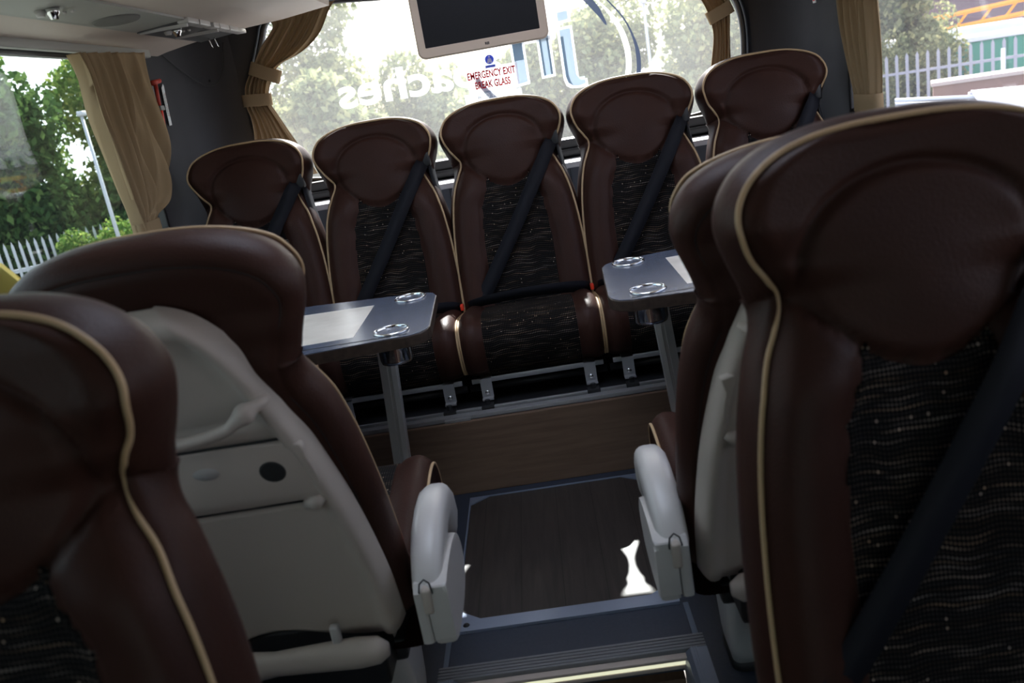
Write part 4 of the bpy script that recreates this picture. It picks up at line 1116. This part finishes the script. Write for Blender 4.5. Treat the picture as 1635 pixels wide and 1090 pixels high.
def arc(bm, path, w, y):
    P = catmull([(a, b, 0) for a, b in path], 8); n = len(P); L = []; Rr = []
    for i, p in enumerate(P):
        tn = (P[min(i+1, n-1)]-P[max(i-1, 0)]).normalized(); nn = Vector((-tn.y, tn.x, 0)); ww = lerp_tab(w, i/(n-1))
        L.append(p+nn*ww); Rr.append(p-nn*ww)
    V = [[bm.verts.new((q.x-0.45, y, q.y-1.2)) for q in (a, b)] for a, b in zip(L, Rr)]
    grid_faces(bm, V)
bm = bmesh.new(); arc(bm, [(0.30, 1.60), (0.40, 1.51), (0.475, 1.42), (0.527, 1.345), (0.556, 1.26), (0.562, 1.19), (0.552, 1.13), (0.525, 1.07), (0.46, 1.00), (0.36, 0.96)], [(0, 0.001), (0.35, 0.003), (0.55, 0.0085), (0.8, 0.009), (1, 0.002)], 0.0); obj('dark_arc', bm, dec_dark, t, False)
bm = bmesh.new(); arc(bm, [(0.36, 1.50), (0.45, 1.41), (0.500, 1.33), (0.522, 1.25), (0.522, 1.18), (0.505, 1.12), (0.47, 1.06), (0.40, 1.0)], [(0, 0.001), (0.4, 0.011), (0.8, 0.011), (1, 0.002)], 0.002); obj('white_arc', bm, dec_white, t, False)
bm = bmesh.new(); arc(bm, [(0.33, 1.51), (0.38, 1.46), (0.425, 1.40), (0.456, 1.337)], [(0, 0.016), (0.6, 0.013), (0.9, 0.006), (1, 0.0005)], 0.0); obj('slate_blade', bm, dec_dark, t, False)
bm = bmesh.new(); arc(bm, [(-0.075, 1.225), (-0.04, 1.17), (0.01, 1.11), (0.07, 1.06)], [(0, 0.010), (1, 0.016)], 0.0); obj('slate_stripe', bm, dec_dark, t, False)
bm = bmesh.new(); arc(bm, [(-0.110, 1.200), (-0.07, 1.150), (-0.02, 1.10), (0.04, 1.05)], [(0, 0.009), (1, 0.012)], 0.001); obj('white_stripe', bm, dec_white, t, False)

# ================================================================== outside
GZ = -1.30
ground_m = mat('yard_tarmac', (0.16, 0.155, 0.15), 0.9, var=(0.6, (0.22, 0.21, 0.19)))
bm = bmesh.new(); box(bm, -90, 90, -60, 110, GZ-0.3, GZ); o = obj('yard_ground', bm, ground_m, None, False); tag(o, kind='structure')
bank_m = mat('grass_bank', (0.10, 0.15, 0.05), 0.95, var=(2.0, (0.20, 0.20, 0.09)))
def leaf_mat(name, c1, c2, c3):
    if name in MATS: return MATS[name]
    m = bpy.data.materials.new(name); m.use_nodes = True; MATS[name] = m
    n = m.node_tree.nodes; l = m.node_tree.links; n.clear()
    o = n.new('ShaderNodeOutputMaterial'); d = n.new('ShaderNodeBsdfDiffuse'); tr = n.new('ShaderNodeBsdfTranslucent'); mx_ = n.new('ShaderNodeMixShader'); mx_.inputs[0].default_value = 0.35
    g = n.new('ShaderNodeNewGeometry'); rp = n.new('ShaderNodeValToRGB')
    rp.color_ramp.elements[0].color = (*c1, 1); rp.color_ramp.elements[1].color = (*c3, 1); e = rp.color_ramp.elements.new(0.6); e.color = (*c2, 1)
    l.new(g.outputs['Random Per Island'], rp.inputs['Fac']); l.new(rp.outputs['Color'], d.inputs['Color']); l.new(rp.outputs['Color'], tr.inputs['Color'])
    l.new(d.outputs[0], mx_.inputs[1]); l.new(tr.outputs[0], mx_.inputs[2]); l.new(mx_.outputs[0], o.inputs['Surface'])
    return m
bark = mat('bark', (0.10, 0.08, 0.06), 0.9)
def crown_mesh(seed, R, n, size, H=1.0, spread=1.0):
    rnd = random.Random(seed); vs = []; fs = []
    blobs = []
    for k in range(16):
        a = rnd.random()*2*pi; h = rnd.random(); rr = R*0.75*sqrt(rnd.random())*(1-0.5*h)
        blobs.append((rr*cos(a), rr*sin(a), (h*0.9+0.1)*H, R*(0.28+0.25*rnd.random())))
    for k in range(n):
        bx, by, bz, br = blobs[rnd.randrange(len(blobs))]
        d = Vector((rnd.gauss(0, 1), rnd.gauss(0, 1), rnd.gauss(0, 1))).normalized()*br*(0.72+0.34*rnd.random())
        c = Vector((bx+d.x, by+d.y, bz+d.z*1.05))
        a = Vector((rnd.gauss(0, 1), rnd.gauss(0, 1), rnd.gauss(0, 1))).normalized(); b = a.cross(Vector((rnd.gauss(0, 1), rnd.gauss(0, 1), rnd.gauss(0, 1)))).normalized()
        s = size*(0.6+0.8*rnd.random()); i = len(vs)
        vs += [c-a*s, c+b*s*0.55, c+a*s, c-b*s*0.55]; fs.append((i, i+1, i+2, i+3))
    me = bpy.data.meshes.new('crown'); me.from_pydata([tuple(v) for v in vs], [], fs); return me
CR = {}
def tree(name, x, y, z, R, H, label, m, n=5000, size=0.10, group='trees around the yard', trunk=True, cat='tree', seed=None):
    t = thing(name, label, cat, (x, y, z), 0, group)
    key = (round(R, 1), round(H, 1), n, seed)
    me = crown_mesh(seed or int(x*31+y*17), R, n, size, H)
    o = obj('foliage', me, m, t, False); o.location = (0, 0, 0.12*H if trunk else 0.0)
    if trunk:
        bm = bmesh.new(); tube(bm, [(0, 0, 0), (0.05*R, 0, 0.3*H), (-0.04*R, 0.03, 0.75*H)], [0.06*R+0.05, 0.05*R+0.03, 0.02*R+0.01], 8); obj('trunk', bm, bark, t)
    return t
green = leaf_mat('green_leaves', (0.06, 0.12, 0.025), (0.13, 0.22, 0.05), (0.34, 0.38, 0.10))
dkgreen = leaf_mat('dark_green_leaves', (0.025, 0.055, 0.02), (0.05, 0.10, 0.03), (0.13, 0.20, 0.06))
olive = leaf_mat('olive_leaves', (0.16, 0.19, 0.09), (0.28, 0.30, 0.16), (0.50, 0.48, 0.22))
# left of the coach, seen through the side window
LT = [(-13.8, 20.8, 2.4, 4.7, green, 'tall green tree in the back row at the left frame edge'),
      (-12.6, 18.0, 2.6, 4.3, green, 'broad bushy green tree beyond the fence at the left edge of the left side window'),
      (-9.2, 21.0, 2.6, 4.2, green, 'bushy yellow-green tree outside the left side window, behind the pale post'),
      (-16.5, 17.5, 2.8, 4.6, dkgreen, 'dark tree far outside the left side window, at the frame edge'),
      (-9.6, 16.2, 1.9, 2.9, dkgreen, 'dark bush between fence and trees in the middle of the left side window'),
      (-7.3, 17.6, 1.8, 3.2, dkgreen, 'dark shrub outside the left side window beside the curtain')]
for i, (x, y, R, H, m_, lb) in enumerate(LT): tree('tree', x, y, GZ, R, H, lb, m_, 24000, 0.082, seed=11+i)
HG = [(-7.0, 12.75, 0.6), (-6.3, 12.9, 0.7), (-8.6, 12.2, 0.75), (-9.4, 11.9, 0.6)]
for i, (x, y, r) in enumerate(HG): tree('shrub', x, y, GZ, r, 1.35, ['leafy shrub growing through the pale fence, between the bare pales and the curtain', 'leafy shrub on the pale fence just left of the left curtain', 'leafy shrub on the pale fence left of the bare pales', 'leafy shrub on the pale fence at the left frame edge'][i], green, 4500, 0.04, 'shrubs on the left fence', False, 'shrub', seed=40+i)
# behind the coach
RT = [(-5.6, 24.6, 2.2, 6.2, 'tall pale tree at the left of the rear window, above the two curtain bands'), (-8.6, 26, 2.4, 5.4, 'tall pale tree hidden partly by the dark left pillar'),
      (-2.6, 25.5, 1.9, 2.9, 'tree behind the rear window left of the monitor, its top under the bright sky'),
      (0.2, 25, 1.8, 2.75, 'tree behind the rear window, under the monitor'), (2.6, 25.5, 2.0, 3.5, 'tree behind the rear window, inside the curved arcs'),
      (5.4, 25, 2.1, 3.7, 'tree behind the rear window, between the arcs and the right curtain'),
      (-3.9, 19.5, 1.5, 2.5, 'lower bush at the lower left of the rear window'), (8.4, 27, 2.4, 4.6, 'tall tree behind the right edge of the rear window'),
      (-0.8, 19.8, 1.4, 2.1, 'low bush behind the middle rear seats'), (10.6, 24.2, 1.3, 2.7, 'thin tree between rear window and right side window')]
for i, (x, y, R, H, lb) in enumerate(RT): tree('tree', x, y, GZ, R, H, lb, olive, 12000, 0.10, seed=70+i)
# palisade fences
pale_m = mat('galvanised_pale', (0.42, 0.42, 0.47), 0.5, 0.3)
def palisade(x0, y0, x1, y1, z, h, n, label, step, hw_):
    t = thing('palisade_fence', label, 'fence', (x0, y0, z)); L = sqrt((x1-x0)**2+(y1-y0)**2); ang = atan2(y1-y0, x1-x0)
    bm = bmesh.new()
    for k in range(n):
        s = k*step
        pts = [(s-hw_, 0.04), (s+hw_, 0.04), (s+hw_, h-0.08), (s, h), (s-hw_, h-0.08)]
        prism(bm, pts, -0.01, 0.01, 'Y')
    o = obj('pales', bm, pale_m, t, False); o['kind'] = 'stuff'
    for zz in (0.35, h-0.45):
        bm = bmesh.new(); box(bm, -0.1, L, 0.01, 0.05, zz-0.03, zz+0.03); obj('rail', bm, pale_m, t, False)
    t.rotation_euler = (0, 0, ang); return t
palisade(-10.9, 10.95, -4.6, 14.5, GZ, 1.50, 68, 'weathered pale fence with pointed tops outside the left side window', 0.105, 0.020)
palisade(8.0, 21.6, 15.5, 18.0, GZ, 1.66, 38, 'blue-grey palisade fence outside the right side window', 0.22, 0.034)
# lamp posts
for x, y, h, lb in ((-6.09, 12.35, 3.1, 'pale leaning post with a small lamp outside the left side window'), (2.45, 15.8, 3.46, 'thin pale lamp post seen through the right part of the rear window')):
    t = thing('lamp_post', lb, 'post', (x, y, GZ)); bm = bmesh.new(); tube(bm, [(0, 0, 0), (0, 0, h)], [0.034, 0.022], 10); obj('post', bm, pale_m, t)
    bm = bmesh.new(); box(bm, -0.05, 0.05, -0.04, 0.09, h-0.02, h+0.05, 0.02); obj('lamp_head', bm, pale_m, t)
bm = bmesh.new(); prism(bm, [(-0.08, -0.09), (0.07, -0.09), (0.09, 0.09), (-0.10, 0.09)], -0.01, 0.01, 'Y'); o = obj('fence_notice', bm, mat('pale_blue_sign', (0.30, 0.42, 0.48), 0.5), None, False)
o.location = (-8.45, 11.6, 0.12); o.rotation_euler = (0, 0, radians(30)); tag(o, 'small pale blue notice among the shrubs at the left edge of the photo', 'sign')
YM = mat('yellow_plastic', (0.80, 0.66, 0.16), 0.45)
t = thing('yellow_hanger', 'pale yellow plastic hanger with a hole, at the left frame edge above the seat', 'hanger', (-0.762, 1.28, 0.966))
bm = bmesh.new()
oo = [(0.0, 0.090), (0.012, 0.084), (0.022, 0.070), (0.034, 0.050), (0.050, 0.046), (0.040, 0.030), (0.032, 0.0), (0.02, -0.03), (-0.07, -0.03), (-0.07, 0.046), (-0.03, 0.055), (-0.018, 0.080)]
prism(bm, oo, -0.006, 0.006, 'Y', 0.002); obj('hanger_body', bm, YM, t, False)
bm = bmesh.new(); tube(bm, [(0.0+0.006*cos(2*pi*k/16), -0.007, 0.070+0.008*sin(2*pi*k/16)) for k in range(16)], 0.002, 6, True); obj('hole_rim', bm, dark_gap, t)
# right-hand yard
def part_box(name, m, parent, *a, bev=0.0):
    bm = bmesh.new(); box(bm, *a, bev); return obj(name, bm, m, parent, False)
W_ = mat('white_vehicle_paint', (0.85, 0.85, 0.88), 0.4); G_ = mat('green_skip_paint', (0.06, 0.30, 0.20), 0.5); O_ = mat('orange_paint', (0.85, 0.36, 0.04), 0.5); D_ = mat('dark_window_glass', (0.03, 0.04, 0.05), 0.2)
t = thing('storage_building', 'long purple-brown shed far off in the right side window', 'building', (25.5, 58.0, GZ), radians(-20))
part_box('wall', mat('purple_brown_cladding', (0.20, 0.13, 0.15), 0.8), t, -3, 20, 0, 8, 0, 3.3); part_box('roof', mat('grey_roof', (0.45, 0.45, 0.48), 0.7), t, -3.3, 20.3, -0.4, 8.4, 3.3, 3.5)
t = thing('green_skip', 'large green container behind the fence at the right edge', 'container', (14.3, 23.2, GZ), radians(-28))
part_box('container_body', G_, t, -2.6, 3.0, -1.0, 1.0, 0.12, 1.55, bev=0.02); part_box('rim', W_, t, -2.65, 3.05, -1.06, 1.06, 1.55, 1.68, bev=0.02)
for k in range(6): part_box('rib', G_, t, -2.4+k, -2.3+k, -1.06, -1.0, 0.12, 1.55)
for k, (x, y, lb) in enumerate(((12.2, 29.5, 'white van parked behind the fence, leftmost in the right side window'), (15.6, 28.8, 'white van parked behind the green container'), (19.4, 27.0, 'white van parked at the right frame edge'))):
    t = thing('van', lb, 'van', (x, y, GZ), radians(-30), 'white vans in the yard')
    bm = bmesh.new(); prism(bm, [(-1.6, 0.3), (1.6, 0.3), (1.65, 0.9), (1.2, 1.05), (0.8, 1.65), (0.5, 1.8), (-1.5, 1.82), (-1.62, 1.6)], -0.8, 0.8, 'Y', 0.06); obj('body', bm, W_, t, False)
    part_box('side_window', D_, t, 0.35, 0.85, -0.815, -0.79, 1.15, 1.55); 
    for wx in (-1.0, 1.0):
        for wy in (-0.72, 0.72):
            bm = bmesh.new(); lathe(bm, [(0.0, -0.1), (0.30, -0.1), (0.33, -0.06), (0.33, 0.06), (0.30, 0.1), (0.0, 0.1)], (wx, wy, 0.33), 20, 'Y'); obj('wheel', bm, rubber, t)
t = thing('crane', 'orange lattice boom machine lying across the yard beyond the vans', 'crane', (18.6, 34.5, GZ), radians(-35))
bm = bmesh.new()
for (a, b) in ((0.0, 1.75), (0.0, 2.25)): tube(bm, [(-4.0, 0, b-0.15), (6.0, 0, b+0.35)], 0.10, 6)
for k in range(12): tube(bm, [(-4.0+k*0.83, 0, 1.62+k*0.041), (-3.6+k*0.83, 0, 2.14+k*0.041)], 0.05, 5)
obj('boom', bm, O_, t, False); part_box('cab', O_, t, 2.2, 4.2, -0.9, 0.9, 0.5, 1.9, bev=0.05); part_box('track_base', rubber, t, 1.8, 4.6, -1.1, 1.1, 0.0, 0.5, bev=0.1)
t = thing('timber_pallet_wall', 'low brown timber wall outside the right side window behind the white panel', 'wall', (5.05, 10.05, GZ), radians(-24))
part_box('boards', mat('brown_board', (0.24, 0.14, 0.11), 0.8), t, -0.30, 1.8, 0, 0.5, 0, 1.66); part_box('cap', mat('pale_cap', (0.5, 0.42, 0.38), 0.8), t, -0.32, 1.82, -0.02, 0.52, 1.66, 1.70)
t = thing('white_sheet', 'bright white sheet propped on trestle legs outside the right side window', 'sheet', (4.32, 7.98, GZ), radians(-24))
bm = bmesh.new(); prism(bm, [(-0.20, 1.74), (0.24, 1.72), (0.34, 1.50), (-0.08, 1.50)], -0.02, 0.02, 'Y'); 
for v in bm.verts: v.co.y += (1.74-v.co.z)*-1.2
obj('sheet', bm, white_m, t, False)
for sx_ in (-0.20, 0.30):
    bm = bmesh.new(); tube(bm, [(sx_, 0.05, 1.72), (sx_-0.16, -0.25, 0.0)], 0.022, 6); obj('leg', bm, pale_m, t); bm = bmesh.new(); tube(bm, [(sx_, 0.05, 1.72), (sx_+0.05, 0.4, 0.0)], 0.022, 6); obj('leg', bm, pale_m, t)
t = thing('pipe_stack', 'pale pipes lying on a dark rack outside the right side window near the curtain', 'pipes', (3.75, 8.25, GZ), radians(-20))
for k in range(5):
    bm = bmesh.new(); tube(bm, [(-0.20, -0.05*k, 1.74-0.035*k), (0.65, -0.05*k-0.1, 1.66-0.05*k)], 0.022, 10); obj('pipe', bm, mat('pale_pipe', (0.62, 0.66, 0.70), 0.4), t)
part_box('rack', black_steel, t, -0.25, 0.45, -0.35, 0.05, 0, 1.42)
t = thing('marker_post', 'white post standing in front of the fence in the right side window', 'post', (10.0, 18.4, GZ)); bm = bmesh.new(); tube(bm, [(0, 0, 0), (0, 0, 1.52)], 0.04, 8); obj('post', bm, white_m, t)
for k, (x, y, r, h, lb) in enumerate(((9.3, 22.8, 0.9, 1.9, 'sparse shrub behind the right fence, nearest the curtain'), (10.6, 22.3, 0.9, 1.6, 'sparse shrub behind the right fence, left of the green container'), (11.9, 26.2, 1.2, 2.4, 'leafy bush in front of the vans in the right side window'))):
    tree('shrub', x, y, GZ, r, h, lb, olive, 2500, 0.06, 'shrubs behind the right fence', False, 'shrub', seed=90+k)
